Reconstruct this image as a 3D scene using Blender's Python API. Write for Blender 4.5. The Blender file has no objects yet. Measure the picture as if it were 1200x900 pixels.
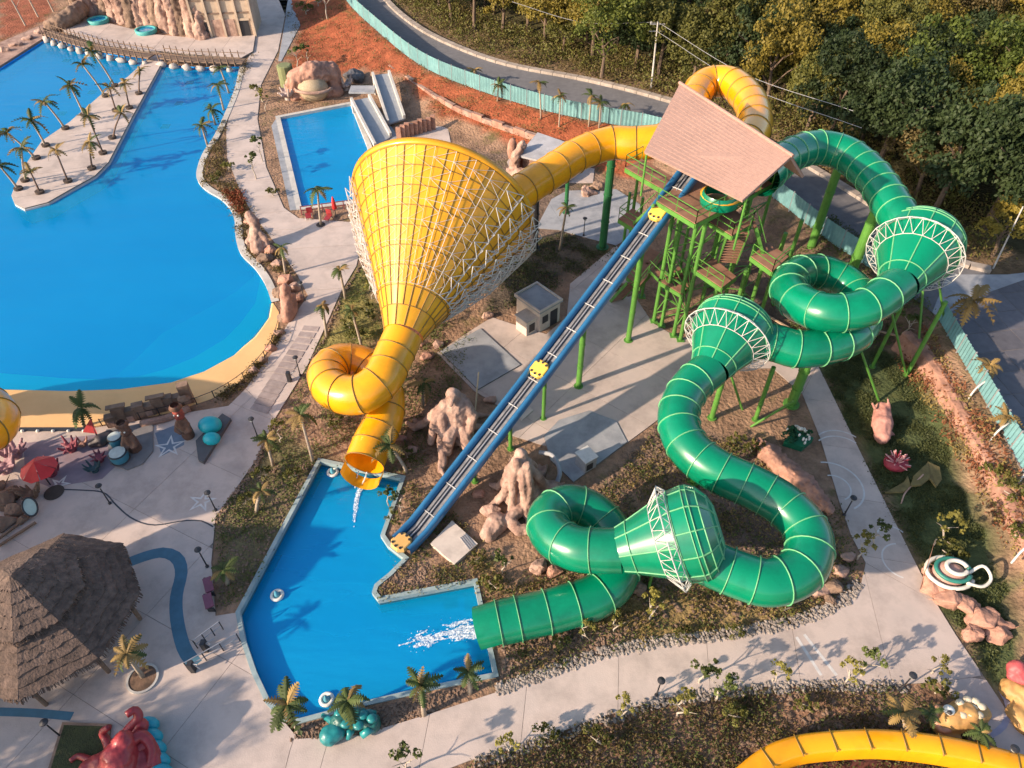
import bpy, bmesh, math, random
import numpy as np
from mathutils import Vector, Matrix, noise as mnoise
from mathutils.geometry import delaunay_2d_cdt

random.seed(7)
R = math.radians
# ------------------------------------------------------------------ camera
FPX, PITCH, CAMH = 850.0, R(45), 40.0
S = bpy.context.scene
COL = S.collection
cd = bpy.data.cameras.new("camera"); cam = bpy.data.objects.new("camera", cd); COL.objects.link(cam)
cam.location = (0, 0, CAMH); cam.rotation_euler = (R(90) - PITCH, 0, 0)
cd.sensor_width = 36; cd.lens = FPX / 1200 * 36; cd.clip_start = .5; cd.clip_end = 2000
S.camera = cam
S.render.resolution_x = 1024; S.render.resolution_y = 768
# ------------------------------------------------------------------ world, sun, exposure
SUN = Vector((-5.8, -2.9, 2.75)).normalized()          # towards the sun
W = bpy.data.worlds.new("World"); S.world = W; W.use_nodes = True
nt = W.node_tree; bg = nt.nodes["Background"]
sky = nt.nodes.new("ShaderNodeTexSky"); sky.sky_type = 'NISHITA'; sky.sun_disc = False
sky.sun_elevation = math.asin(SUN.z); sky.sun_rotation = math.atan2(SUN.x, SUN.y)
sky.air_density = 1.0; sky.dust_density = 1.5
nt.links.new(sky.outputs[0], bg.inputs[0]); bg.inputs[1].default_value = 0.15
sl = bpy.data.lights.new("sun", 'SUN'); sun = bpy.data.objects.new("sun", sl); COL.objects.link(sun)
sl.energy = 5.0; sl.angle = R(.9); sl.color = (1.0, .79, .59)
sun.rotation_euler = SUN.to_track_quat('Z', 'Y').to_euler(); sun.location = (-60, -30, 60)
S.view_settings.view_transform = 'Standard'; S.view_settings.look = 'None'
S.view_settings.exposure = 0.80; S.view_settings.gamma = 1.0
S.render.engine = 'CYCLES'

# ------------------------------------------------------------------ pixel -> place
_c, _s = math.cos(PITCH), math.sin(PITCH)
def P(px, py, z=0.0):
    u = (px - 600) / FPX; v = (450 - py) / FPX
    d = Vector((u, _c + v * _s, -_s + v * _c))
    t = (z - CAMH) / d.z
    return Vector((d.x * t, d.y * t, z))
def PV(px, py, x=None, y=None):
    """the point above plan point (x,y) seen at this pixel row (height of an upright thing)"""
    v = (450 - py) / FPX
    dy, dz = _c + v * _s, -_s + v * _c
    return CAMH + dz * y / dy
def PP(lst, z=0.0):
    return [P(a[0], a[1], a[2] if len(a) > 2 else z) for a in lst]

# ------------------------------------------------------------------ mesh builder
class MB:
    def __init__(s): s.v = []; s.f = []; s.m = []
    def add(s, vs, fs, mi=0):
        o = len(s.v); s.v += [tuple(v) for v in vs]
        s.f += [tuple(i + o for i in f) for f in fs]; s.m += [mi] * len(fs)
    def box(s, c, d, rz=0, mi=0, mat=None):
        c = Vector(c); h = Vector(d) / 2
        m = mat or Matrix.Rotation(rz, 3, 'Z')
        vs = [c + m @ Vector((x * h.x, y * h.y, z * h.z)) for x in (-1, 1) for y in (-1, 1) for z in (-1, 1)]
        s.add(vs, [(0, 1, 3, 2), (4, 6, 7, 5), (0, 4, 5, 1), (2, 3, 7, 6), (0, 2, 6, 4), (1, 5, 7, 3)], mi)
    def bar(s, p, q, w, h=None, mi=0):
        p = Vector(p); q = Vector(q); d = q - p
        if d.length < 1e-5: return
        s.box((p + q) / 2, (w, h or w, d.length), mat=d.to_track_quat('Z', 'Y').to_matrix(), mi=mi)
    def cyl(s, p, q, r0, r1=None, n=10, mi=0, cap=True):
        s.sweep([p, q], [r0, r0 if r1 is None else r1], n, mi, cap)
    def sweep(s, pts, rad, n=8, mi=0, cap=True, closed=False):
        pts = [Vector(p) for p in pts]; k = len(pts)
        rad = [float(q) for q in rad] if hasattr(rad, '__len__') else [rad] * k
        fr = frames(pts); vs = []; fs = []
        for i in range(k):
            a, b = fr[i][1], fr[i][2]
            for j in range(n):
                t = 2 * math.pi * j / n
                vs.append(pts[i] + rad[i] * (math.cos(t) * a + math.sin(t) * b))
        for i in range(k - 1):
            for j in range(n):
                fs.append((i * n + j, i * n + (j + 1) % n, (i + 1) * n + (j + 1) % n, (i + 1) * n + j))
        if cap: fs.append(tuple(range(n - 1, -1, -1))); fs.append(tuple((k - 1) * n + j for j in range(n)))
        s.add(vs, fs, mi)
    def ball(s, c, r, nu=10, nv=6, mi=0, jit=0):
        c = Vector(c); r = Vector(r) if hasattr(r, '__len__') else Vector((r, r, r))
        vs = [c + Vector((0, 0, -r.z))]; fs = []
        for i in range(1, nv):
            a = -math.pi / 2 + math.pi * i / nv
            for j in range(nu):
                b = 2 * math.pi * j / nu; q = 1 + jit * (random.random() - .5)
                vs.append(c + q * Vector((r.x * math.cos(a) * math.cos(b), r.y * math.cos(a) * math.sin(b), r.z * math.sin(a))))
        vs.append(c + Vector((0, 0, r.z)))
        for j in range(nu): fs.append((0, 1 + (j + 1) % nu, 1 + j))
        for i in range(nv - 2):
            for j in range(nu):
                a = 1 + i * nu + j; b = 1 + i * nu + (j + 1) % nu
                fs.append((a, b, b + nu, a + nu))
        o = 1 + (nv - 2) * nu; t = len(vs) - 1
        for j in range(nu): fs.append((o + j, o + (j + 1) % nu, t))
        s.add(vs, fs, mi)
    def prism(s, poly, z0, z1, mi=0, bottom=True, mi_side=None):
        n = len(poly)
        if sum(poly[i][0] * poly[(i + 1) % n][1] - poly[(i + 1) % n][0] * poly[i][1] for i in range(n)) < 0: poly = poly[::-1]
        vs = [(p[0], p[1], z1) for p in poly] + [(p[0], p[1], z0) for p in poly]
        s.add(vs, [tuple(range(n))] + ([tuple(range(2 * n - 1, n - 1, -1))] if bottom else []), mi)
        s.add(vs, [(i, n + i, n + (i + 1) % n, (i + 1) % n) for i in range(n)], mi if mi_side is None else mi_side)
    def lathe(s, prof, n=16, c=(0, 0, 0), mi=0):
        c = Vector(c); vs = []; fs = []
        for r, z in prof:
            for j in range(n):
                t = 2 * math.pi * j / n; vs.append(c + Vector((r * math.cos(t), r * math.sin(t), z)))
        for i in range(len(prof) - 1):
            for j in range(n):
                fs.append((i * n + j, i * n + (j + 1) % n, (i + 1) * n + (j + 1) % n, (i + 1) * n + j))
        s.add(vs, fs, mi)
    def mesh(s, name, mats, smooth=False):
        me = bpy.data.meshes.new(name); me.from_pydata(s.v, [], s.f)
        if not isinstance(mats, (list, tuple)): mats = [mats]
        for m in mats: me.materials.append(m)
        if len(mats) > 1: me.polygons.foreach_set("material_index", s.m)
        if smooth: me.polygons.foreach_set("use_smooth", [True] * len(me.polygons))
        me.update(); return me
    def build(s, name, mats, parent=None, smooth=False, local=False):
        return put(s.mesh(name, mats, smooth), name, parent, local)

def put(me, name, parent=None, local=False):
    o = bpy.data.objects.new(name, me); COL.objects.link(o)
    if parent is not None:
        o.parent = parent
        if not local and parent.type == 'EMPTY' : o.location = -parent.location
    return o
def tag(o, label, cat, group=None, kind=None):
    if label: o["label"] = label
    if cat: o["category"] = cat
    if group: o["group"] = group
    if kind: o["kind"] = kind
    return o
def struct(o): o["kind"] = "structure"; return o
def thing(name, loc, label, cat, group=None, rz=0):
    o = bpy.data.objects.new(name, None); COL.objects.link(o)
    o.empty_display_size = .3; o.location = loc; o.rotation_euler = (0, 0, rz)
    return tag(o, label, cat, group)
KIDS = {}
def copy_tree(o, parent=None):
    c = o.copy(); COL.objects.link(c); c.parent = parent
    for k in list(o.children): copy_tree(k, c)
    return c
def frames(pts):
    k = len(pts); out = []; ref = None
    for i in range(k):
        t = (pts[min(i + 1, k - 1)] - pts[max(i - 1, 0)])
        t = t.normalized() if t.length > 1e-9 else Vector((0, 0, 1))
        if ref is None:
            up = Vector((0, 0, 1)) if abs(t.z) < .9 else Vector((1, 0, 0))
            ref = t.cross(up).normalized()
        ref = (ref - t * ref.dot(t)).normalized()
        out.append((t, ref, t.cross(ref)))
    return out
def spline(pts, step=.3):
    pts = [Vector(p) for p in pts]
    q = [pts[0] * 2 - pts[1]] + pts + [pts[-1] * 2 - pts[-2]]; out = []
    for i in range(1, len(q) - 2):
        a, b, c, d = q[i - 1:i + 3]; n = max(3, int((c - b).length / step * 2))
        for j in range(n):
            t = j / n
            out.append(.5 * ((2 * b) + (c - a) * t + (2 * a - 5 * b + 4 * c - d) * t * t + (3 * b - a - 3 * c + d) * t ** 3))
    out.append(pts[-1])
    L = [0]
    for i in range(1, len(out)): L.append(L[-1] + (out[i] - out[i - 1]).length)
    n = max(2, int(round(L[-1] / step))); res = []; k = 0
    for i in range(n + 1):
        s = L[-1] * i / n
        while k < len(L) - 2 and L[k + 1] < s: k += 1
        u = (s - L[k]) / max(1e-9, L[k + 1] - L[k]); res.append(out[k].lerp(out[k + 1], min(1, u)))
    return res
def smooth_poly(px, it=1):
    for _ in range(it):
        n = len(px); q = []
        for i in range(n):
            a, b = px[i], px[(i + 1) % n]
            q += [(a[0] * .75 + b[0] * .25, a[1] * .75 + b[1] * .25), (a[0] * .25 + b[0] * .75, a[1] * .25 + b[1] * .75)]
        px = q
    return px
def in_poly(X, Y, poly):
    r = np.zeros(X.shape, bool); n = len(poly)
    for i in range(n):
        x0, y0 = poly[i][0], poly[i][1]; x1, y1 = poly[i - 1][0], poly[i - 1][1]
        if y0 == y1: continue
        c = ((y0 > Y) != (y1 > Y)) & (X < (x1 - x0) * (Y - y0) / (y1 - y0) + x0); r ^= c
    return r
def inside(p, poly): return bool(in_poly(np.array([p[0]]), np.array([p[1]]), poly)[0])
def offset_poly(poly, d):
    n = len(poly); A = sum(poly[i][0] * poly[(i + 1) % n][1] - poly[(i + 1) % n][0] * poly[i][1] for i in range(n))
    sg = 1 if A > 0 else -1; out = []
    for i in range(n):
        a, b, c = Vector(poly[i - 1][:2]), Vector(poly[i][:2]), Vector(poly[(i + 1) % n][:2])
        e, f = (b - a).normalized(), (c - b).normalized()
        m = Vector((e.y + f.y, -e.x - f.x)) * sg
        m = m.normalized() if m.length > 1e-6 else Vector((e.y, -e.x)) * sg
        k = max(.4, m.dot(Vector((e.y, -e.x)) * sg)); out.append(b + m * d / k)
    return out

# ------------------------------------------------------------------ materials
MATS = {}
def M(name, col, rough=.6, col2=None, scale=2.0, bump=0.0, bscale=None, metal=0.0, rnd=0.0, spec=.5, coat=0.0, trans=0.0,
      detail=5, dirt=0.0, dscale=.4, stretch=None, wave=None):
    if name in MATS: return MATS[name]
    m = bpy.data.materials.new(name); m.use_nodes = True; t = m.node_tree; N = t.nodes; Lk = t.links
    b = N["Principled BSDF"]; b.inputs["Roughness"].default_value = rough; b.inputs["Metallic"].default_value = metal
    b.inputs["Specular IOR Level"].default_value = spec; b.inputs["Coat Weight"].default_value = coat
    b.inputs["Coat Roughness"].default_value = .12
    tc = N.new("ShaderNodeTexCoord"); vec = tc.outputs["Object"]
    if stretch:
        mp = N.new("ShaderNodeMapping"); mp.inputs["Scale"].default_value = stretch; Lk.new(vec, mp.inputs[0]); vec = mp.outputs[0]
    oi = N.new("ShaderNodeObjectInfo")
    if col2 is None: col2 = tuple(c * .78 for c in col)
    nz = N.new("ShaderNodeTexNoise"); nz.inputs["Scale"].default_value = scale; nz.inputs["Detail"].default_value = detail
    nz.inputs["Roughness"].default_value = .6; Lk.new(vec, nz.inputs["Vector"])
    rp = N.new("ShaderNodeMapRange"); rp.inputs[1].default_value = .32; rp.inputs[2].default_value = .68; Lk.new(nz.outputs[0], rp.inputs[0])
    mx = N.new("ShaderNodeMix"); mx.data_type = 'RGBA'; Lk.new(rp.outputs[0], mx.inputs[0])
    mx.inputs[6].default_value = (*col, 1); mx.inputs[7].default_value = (*col2, 1); out = mx.outputs[2]
    if dirt:
        n2 = N.new("ShaderNodeTexNoise"); n2.inputs["Scale"].default_value = dscale; n2.inputs["Detail"].default_value = 8
        n2.inputs["Roughness"].default_value = .7; Lk.new(tc.outputs["Object"], n2.inputs["Vector"])
        r2 = N.new("ShaderNodeMapRange"); r2.inputs[1].default_value = .45; r2.inputs[2].default_value = .75
        r2.inputs[3].default_value = 1; r2.inputs[4].default_value = 1 - dirt; Lk.new(n2.outputs[0], r2.inputs[0])
        ml = N.new("ShaderNodeMix"); ml.data_type = 'RGBA'; ml.blend_type = 'MULTIPLY'; ml.inputs[0].default_value = 1
        Lk.new(out, ml.inputs[6]); Lk.new(r2.outputs[0], ml.inputs[7]); out = ml.outputs[2]
    if rnd:
        r3 = N.new("ShaderNodeMapRange"); r3.inputs[3].default_value = 1 - rnd; r3.inputs[4].default_value = 1 + rnd; Lk.new(oi.outputs["Random"], r3.inputs[0])
        ml = N.new("ShaderNodeMix"); ml.data_type = 'RGBA'; ml.blend_type = 'MULTIPLY'; ml.inputs[0].default_value = 1
        Lk.new(out, ml.inputs[6]); Lk.new(r3.outputs[0], ml.inputs[7]); out = ml.outputs[2]
    Lk.new(out, b.inputs["Base Color"])
    if bump:
        n4 = N.new("ShaderNodeTexNoise"); n4.inputs["Scale"].default_value = bscale or scale * 4; n4.inputs["Detail"].default_value = 4
        Lk.new(vec, n4.inputs["Vector"]); bp = N.new("ShaderNodeBump"); bp.inputs["Strength"].default_value = min(1, bump)
        bp.inputs["Distance"].default_value = .05 * max(1, bump); Lk.new(n4.outputs[0], bp.inputs["Height"]); Lk.new(bp.outputs[0], b.inputs["Normal"])
    if trans:
        tr = N.new("ShaderNodeBsdfTranslucent"); Lk.new(out, tr.inputs[0]); ms = N.new("ShaderNodeMixShader")
        ms.inputs[0].default_value = trans; Lk.new(b.outputs[0], ms.inputs[1]); Lk.new(tr.outputs[0], ms.inputs[2])
        Lk.new(ms.outputs[0], N["Material Output"].inputs[0])
    MATS[name] = m; return m

def water_mat(name, tint, rip=.25, scale=1.2, body=(.0, .47, .97), turb=.42):
    """clear water that scatters a little blue: transparent + diffuse body, fresnel reflection on top"""
    m = bpy.data.materials.new(name); m.use_nodes = True; t = m.node_tree; N = t.nodes; Lk = t.links
    N.remove(N["Principled BSDF"]); tr = N.new("ShaderNodeBsdfTransparent"); tr.inputs[0].default_value = (*tint, 1)
    df = N.new("ShaderNodeBsdfDiffuse"); m0 = N.new("ShaderNodeMixShader"); m0.inputs[0].default_value = turb
    Lk.new(tr.outputs[0], m0.inputs[1]); Lk.new(df.outputs[0], m0.inputs[2])
    gl = N.new("ShaderNodeBsdfGlossy"); gl.inputs["Roughness"].default_value = .10
    fr = N.new("ShaderNodeFresnel"); fr.inputs[0].default_value = 1.33
    tc = N.new("ShaderNodeTexCoord"); mp = N.new("ShaderNodeMapping"); mp.inputs["Scale"].default_value = (.35, 1.3, 1)
    mp.inputs["Rotation"].default_value = (0, 0, R(-18)); Lk.new(tc.outputs["Object"], mp.inputs[0])
    nz = N.new("ShaderNodeTexNoise"); nz.inputs["Scale"].default_value = scale; nz.inputs["Detail"].default_value = 5; Lk.new(mp.outputs[0], nz.inputs["Vector"])
    n2 = N.new("ShaderNodeTexNoise"); n2.inputs["Scale"].default_value = scale * .16; n2.inputs["Detail"].default_value = 6; Lk.new(mp.outputs[0], n2.inputs["Vector"])
    mx = N.new("ShaderNodeMix"); mx.data_type = 'RGBA'; mx.inputs[6].default_value = (*[c * .86 for c in body], 1); mx.inputs[7].default_value = (body[0] + .01, body[1] * 1.2, body[2] * 1.06, 1)
    Lk.new(n2.outputs[0], mx.inputs[0]); Lk.new(mx.outputs[2], df.inputs[0])
    bp = N.new("ShaderNodeBump"); bp.inputs["Strength"].default_value = rip; bp.inputs["Distance"].default_value = .16
    Lk.new(nz.outputs[0], bp.inputs["Height"]); Lk.new(bp.outputs[0], gl.inputs["Normal"]); Lk.new(bp.outputs[0], fr.inputs["Normal"]); Lk.new(bp.outputs[0], df.inputs["Normal"])
    ms = N.new("ShaderNodeMixShader"); Lk.new(fr.outputs[0], ms.inputs[0]); Lk.new(m0.outputs[0], ms.inputs[1]); Lk.new(gl.outputs[0], ms.inputs[2])
    Lk.new(ms.outputs[0], N["Material Output"].inputs[0]); return m

def leaf_mat(name, col, col2, trans=.25, rnd=.25):
    return M(name, col, .6, col2, scale=.9, rnd=rnd, trans=trans, spec=.25, detail=3)

concrete = M("concrete", (.53, .435, .385), .8, (.46, .385, .345), scale=.5, bump=.2, bscale=14, rnd=.05, dirt=.36, dscale=.35)
concrete_grey = M("concrete_grey", (.33, .34, .36), .8, (.26, .275, .30), scale=.8, bump=.15, bscale=14, dirt=.3)
joint_mat = M("joint_fill", (.20, .175, .16), .95, scale=3)
white_steel = M("white_steel", (.58, .57, .55), .5, (.46, .45, .43), scale=3)
grey_steel = M("grey_steel", (.36, .36, .38), .45, scale=3, metal=.3)
dark_metal = M("dark_metal", (.03, .03, .035), .5)
y_panel = M("yellow_panel", (.84, .42, .014), .34, (.74, .33, .010), scale=.5, rnd=.10, trans=.16, coat=.3, dirt=.22, dscale=.8)
y_tube = M("yellow_fibreglass", (.84, .37, .006), .28, (.80, .32, .005), scale=.4, rnd=.12, coat=.3, dirt=.25, dscale=.5)
y_seam = M("yellow_seam", (.27, .15, .025), .6)
g_tube = M("green_fibreglass", (.0, .205, .105), .26, (.0, .175, .088), scale=.4, rnd=.09, coat=.3, dirt=.34, dscale=.45)
g_seam = M("green_flange", (.14, .42, .20), .5)
g_dark = M("green_dark_seam", (.0, .07, .04), .6)
g_steel = M("green_steel", (.10, .27, .045), .45, (.075, .21, .035), scale=2, dirt=.3)
g_steel_dark = M("dark_green_steel", (.02, .13, .045), .45, scale=2)
b_rail = M("blue_fibreglass", (.025, .14, .29), .3, (.02, .11, .24), scale=.6, coat=.3, dirt=.2)
soil = M("soil", (.20, .12, .08), .95, (.11, .07, .045), scale=1.2, bump=.6, bscale=6)
rock_pink = M("pink_rockwork", (.46, .25, .18), .85, (.27, .14, .10), scale=.9, bump=.8, bscale=5, dirt=.45, dscale=1.2)
rock_pale = M("pale_rockwork", (.48, .32, .25), .85, (.22, .125, .095), scale=.9, bump=.8, bscale=5, dirt=.45, dscale=1.2)
rock_brown = M("brown_rock", (.26, .17, .12), .9, (.13, .085, .06), scale=1.1, bump=.8, bscale=5, rnd=.2)
wood = M("weathered_wood", (.24, .16, .11), .85, (.14, .09, .06), scale=2, stretch=(1, 1, 6), bump=.3)
# ================================================================== SETTING
ROADZ = 2.0
# --- outlines (photo pixels, on the ground)
WAVE = [(60, 42), (120, 62), (176, 70), (190, 76), (240, 79), (282, 78), (276, 105), (264, 135), (252, 160), (239, 180), (232, 200), (233, 212),
        (243, 223), (260, 233), (272, 246), (277, 262), (278, 280), (284, 298), (300, 314), (313, 334), (320, 355), (317, 372), (300, 396),
        (275, 417), (240, 436), (200, 449), (140, 457), (80, 459), (0, 457), (-90, 440), (-200, 385), (-260, 300), (-230, 200), (-130, 140), (-50, 112)]
PIER = [(189, 66), (190, 76), (155, 140), (128, 192), (112, 208), (85, 223), (57, 239), (30, 246), (19, 240), (15, 230), (20, 217), (34, 190),
        (50, 167), (82, 145), (120, 112), (150, 92), (173, 71), (178, 66)]
BEACH = [(0, 457), (80, 459), (140, 457), (200, 449), (240, 436), (275, 417), (300, 396), (317, 372), (320, 355), (327, 366), (326, 384),
         (317, 408), (300, 430), (278, 450), (248, 468), (200, 484), (150, 494), (110, 500), (60, 503), (0, 503), (-120, 500), (-200, 385), (-90, 440)]
LAND = [(375, 541), (471, 561), (447, 628), (455, 640), (474, 655), (456, 673), (440, 686), (437, 695), (444, 704), (556, 683), (579, 790), (500, 806),
        (425, 824), (350, 844), (333, 840), (316, 822), (300, 788), (287, 750), (281, 718)]
SMALL = [(328, 138), (411, 122), (430, 170), (450, 232), (353, 243)]
W_poly = [P(*p) for p in WAVE]; PIER_p = [P(*p) for p in PIER]; LAND_p = [P(*p) for p in LAND]; SMALL_p = [P(*p) for p in SMALL]
# --- fence line, along the road (road level)
FENCE = [(385, -40), (405, 0), (440, 35), (490, 75), (550, 102), (640, 130), (720, 146), (770, 156), (830, 182), (900, 228), (960, 276), (1030, 322), (1095, 372),
         (1125, 425), (1160, 488), (1200, 562), (1250, 660), (1300, 780)]
FENCE_p = PP(FENCE, ROADZ)
ROADFAR = [(430, -40), (452, 0), (490, 33), (540, 58), (600, 78), (690, 95), (770, 115), (850, 142), (930, 186), (1000, 228), (1060, 268), (1110, 305), (1160, 318)]
ROADFAR_p = PP(ROADFAR, ROADZ)

def seg_dist(X, Y, pts):
    """distance to a polyline, signed (+ on its left side), and the parameter along it"""
    best = np.full(X.shape, 1e9); sgn = np.zeros(X.shape); par = np.zeros(X.shape)
    for i in range(len(pts) - 1):
        a, b = pts[i], pts[i + 1]; dx, dy = b.x - a.x, b.y - a.y; L = dx * dx + dy * dy
        t = np.clip(((X - a.x) * dx + (Y - a.y) * dy) / L, 0, 1)
        d = np.hypot(X - a.x - t * dx, Y - a.y - t * dy); s = np.sign(dx * (Y - a.y) - dy * (X - a.x))
        k = d < best; best = np.where(k, d, best); sgn = np.where(k, s, sgn); par = np.where(k, i + t, par)
    return best, sgn, par
def terrain(X, Y):
    X = np.asarray(X, float); Y = np.asarray(Y, float)
    d, s, par = seg_dist(X, Y, FENCE_p)
    out = s >= 0                                   # beyond the fence (left of the line, which runs left to right)
    bank = np.interp(par, [0, 7, 10, 12, 17], [7.5, 6.5, 4, 2.0, 2.0])
    z_in = ROADZ * np.clip(1 - (d - .6) / bank, 0, 1)
    z_in = np.where(d < .6, ROADZ, z_in)
    d2, s2, p2 = seg_dist(X, Y, ROADFAR_p)
    rise = np.clip(d2 - 1.5, 0, 70) * .13 * (s2 > 0) * np.clip((70 - X) / 20 + 1, .5, 1)
    rise = np.where(p2 >= len(ROADFAR_p) - 1.001, rise * .25, rise)
    z = np.where(out, ROADZ - .05 + rise, z_in)
    return z
def hz(x, y): return float(terrain(np.array([x]), np.array([y]))[0])
def GT(px, py):
    """ray against the terrain"""
    z = 0.0
    lo, hi = 40.0, -1.0
    for k in range(400):
        zz = 30 - k * .08
        p = P(px, py, zz)
        if p.y < 400 and hz(p.x, p.y) >= zz: return p
    return P(px, py, 0)

# --- ground sheet: triangulated round the pool outlines so that the pools are true holes
LAWN = [P(*p) for p in [(958, 428), (1010, 400), (1062, 420), (1110, 500), (1165, 640), (1200, 720), (1200, 800), (1170, 830), (1120, 745), (1030, 575)]]
ZONES = [  # (polygon px, z, colour)
    ([(300, -40), (405, 0), (470, 70), (540, 110), (640, 140), (760, 165), (760, 215), (700, 200), (620, 175), (520, 140), (460, 95), (420, 85), (330, 90), (350, 40)], 0, (0.290, 0.085, 0.040)),
    ([(958, 428), (1010, 400), (1062, 420), (1110, 500), (1165, 640), (1200, 720), (1200, 800), (1170, 830), (1120, 745), (1030, 575)], 0, (0.077, 0.095, 0.039)),
    ([(418, 312), (440, 330), (455, 392), (400, 420), (365, 425), (384, 380)], 0, (0.210, 0.182, 0.063)),
    ([(690, 570), (770, 500), (880, 520), (960, 600), (950, 680), (860, 650), (780, 560)], 0, (0.182, 0.126, 0.098)),
    ([(690, 730), (760, 690), (900, 710), (980, 690), (930, 725), (760, 752)], 0, (0.266, 0.189, 0.084)),
    ([(255, 600), (300, 545), (330, 500), (380, 530), (300, 690), (255, 715)], 0, (0.140, 0.119, 0.063)),
    ([(560, 815), (760, 815), (900, 805), (1100, 800), (1150, 880), (1150, 940), (560, 940)], 0, (.25, .145, .095)),
    ([(580, 280), (660, 265), (730, 280), (690, 310), (640, 340), (570, 370)], 0, (0.105, 0.081, 0.059)),
    ([(0, -60), (70, -60), (60, 20), (0, 50)], 0, (0.280, 0.098, 0.056)),
    ([(800, 380), (900, 250), (1060, 330), (1090, 400), (1000, 410), (930, 400)], 0, (0.147, 0.098, 0.070)),
    ([(480, 170), (700, 190), (700, 260), (600, 290), (520, 240)], 0, (0.168, 0.119, 0.091)),
]
def make_ground():
    pts = []
    gx = np.arange(-95, 96, 1.15); gy = np.arange(2, 150, 1.15)
    rs = np.random.RandomState(3)
    holes = [offset_poly(h, .06) for h in (W_poly, LAND_p, SMALL_p)]
    XX, YY = np.meshgrid(gx, gy); XX = XX + rs.uniform(-.4, .4, XX.shape); YY = YY + rs.uniform(-.4, .4, YY.shape)
    m = np.zeros(XX.shape, bool)
    for h in holes: m |= in_poly(XX, YY, h)
    xs, ys = list(XX[~m]), list(YY[~m])
    for r in (-700, -350, -170, 0, 170, 350, 700):
        for q in (-400, -150, -40, 60, 200, 320, 520, 900):
            if not (-100 < r < 100 and -5 < q < 155): xs.append(r + .1); ys.append(q + .1)
    V = [Vector((a, b)) for a, b in zip(xs, ys)]; E = []
    for h in holes:
        o = len(V); n = len(h); V += [Vector(p[:2]) for p in h]; E += [(o + i, o + (i + 1) % n) for i in range(n)]
    vo, eo, fo, *_ = delaunay_2d_cdt(V, E, [], 0, 1e-5)
    X = np.array([v.x for v in vo]); Y = np.array([v.y for v in vo])
    F = np.array([f for f in fo]); cx, cy = X[F].mean(1), Y[F].mean(1)
    k = np.zeros(len(F), bool)
    for h in holes: k |= in_poly(cx, cy, h)
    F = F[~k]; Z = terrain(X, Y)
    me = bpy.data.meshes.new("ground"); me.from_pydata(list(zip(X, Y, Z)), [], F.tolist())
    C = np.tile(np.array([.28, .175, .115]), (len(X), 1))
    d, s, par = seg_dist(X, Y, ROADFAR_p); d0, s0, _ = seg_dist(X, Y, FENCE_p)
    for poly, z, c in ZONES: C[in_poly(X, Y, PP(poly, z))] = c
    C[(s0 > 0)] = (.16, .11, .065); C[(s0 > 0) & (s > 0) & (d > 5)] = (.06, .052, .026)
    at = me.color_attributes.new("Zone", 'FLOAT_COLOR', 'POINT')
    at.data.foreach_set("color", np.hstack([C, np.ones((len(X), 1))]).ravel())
    m = bpy.data.materials.new("bare_ground"); m.use_nodes = True; t = m.node_tree; N = t.nodes; Lk = t.links; b = N["Principled BSDF"]
    b.inputs["Roughness"].default_value = .95; b.inputs["Specular IOR Level"].default_value = .15
    a = N.new("ShaderNodeAttribute"); a.attribute_name = "Zone"; tc = N.new("ShaderNodeTexCoord")
    n1 = N.new("ShaderNodeTexNoise"); n1.inputs["Scale"].default_value = .55; n1.inputs["Detail"].default_value = 10; n1.inputs["Roughness"].default_value = .72
    Lk.new(tc.outputs["Object"], n1.inputs["Vector"])
    r1 = N.new("ShaderNodeMapRange"); r1.inputs[1].default_value = .3; r1.inputs[2].default_value = .7; r1.inputs[3].default_value = .45; r1.inputs[4].default_value = 1.5
    Lk.new(n1.outputs[0], r1.inputs[0]); ml = N.new("ShaderNodeMix"); ml.data_type = 'RGBA'; ml.blend_type = 'MULTIPLY'; ml.inputs[0].default_value = 1
    Lk.new(a.outputs["Color"], ml.inputs[6]); Lk.new(r1.outputs[0], ml.inputs[7])
    n2 = N.new("ShaderNodeTexNoise"); n2.inputs["Scale"].default_value = .28; n2.inputs["Detail"].default_value = 9; n2.inputs["Roughness"].default_value = .75
    Lk.new(tc.outputs["Object"], n2.inputs["Vector"]); r2 = N.new("ShaderNodeMapRange"); r2.inputs[1].default_value = .54; r2.inputs[2].default_value = .64; r2.inputs[4].default_value = .65
    Lk.new(n2.outputs[0], r2.inputs[0]); mg = N.new("ShaderNodeMix"); mg.data_type = 'RGBA'; Lk.new(r2.outputs[0], mg.inputs[0]); Lk.new(ml.outputs[2], mg.inputs[6])
    mg.inputs[7].default_value = (.105, .10, .035, 1); Lk.new(mg.outputs[2], b.inputs["Base Color"])
    n3 = N.new("ShaderNodeTexNoise"); n3.inputs["Scale"].default_value = 3.5; n3.inputs["Detail"].default_value = 8; Lk.new(tc.outputs["Object"], n3.inputs["Vector"])
    bp = N.new("ShaderNodeBump"); bp.inputs["Strength"].default_value = .9; bp.inputs["Distance"].default_value = .22; Lk.new(n3.outputs[0], bp.inputs["Height"]); Lk.new(bp.outputs[0], b.inputs["Normal"])
    me.materials.append(m); me.polygons.foreach_set("use_smooth", [True] * len(me.polygons))
    o = bpy.data.objects.new("ground", me); COL.objects.link(o); struct(o)
make_ground()

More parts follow.
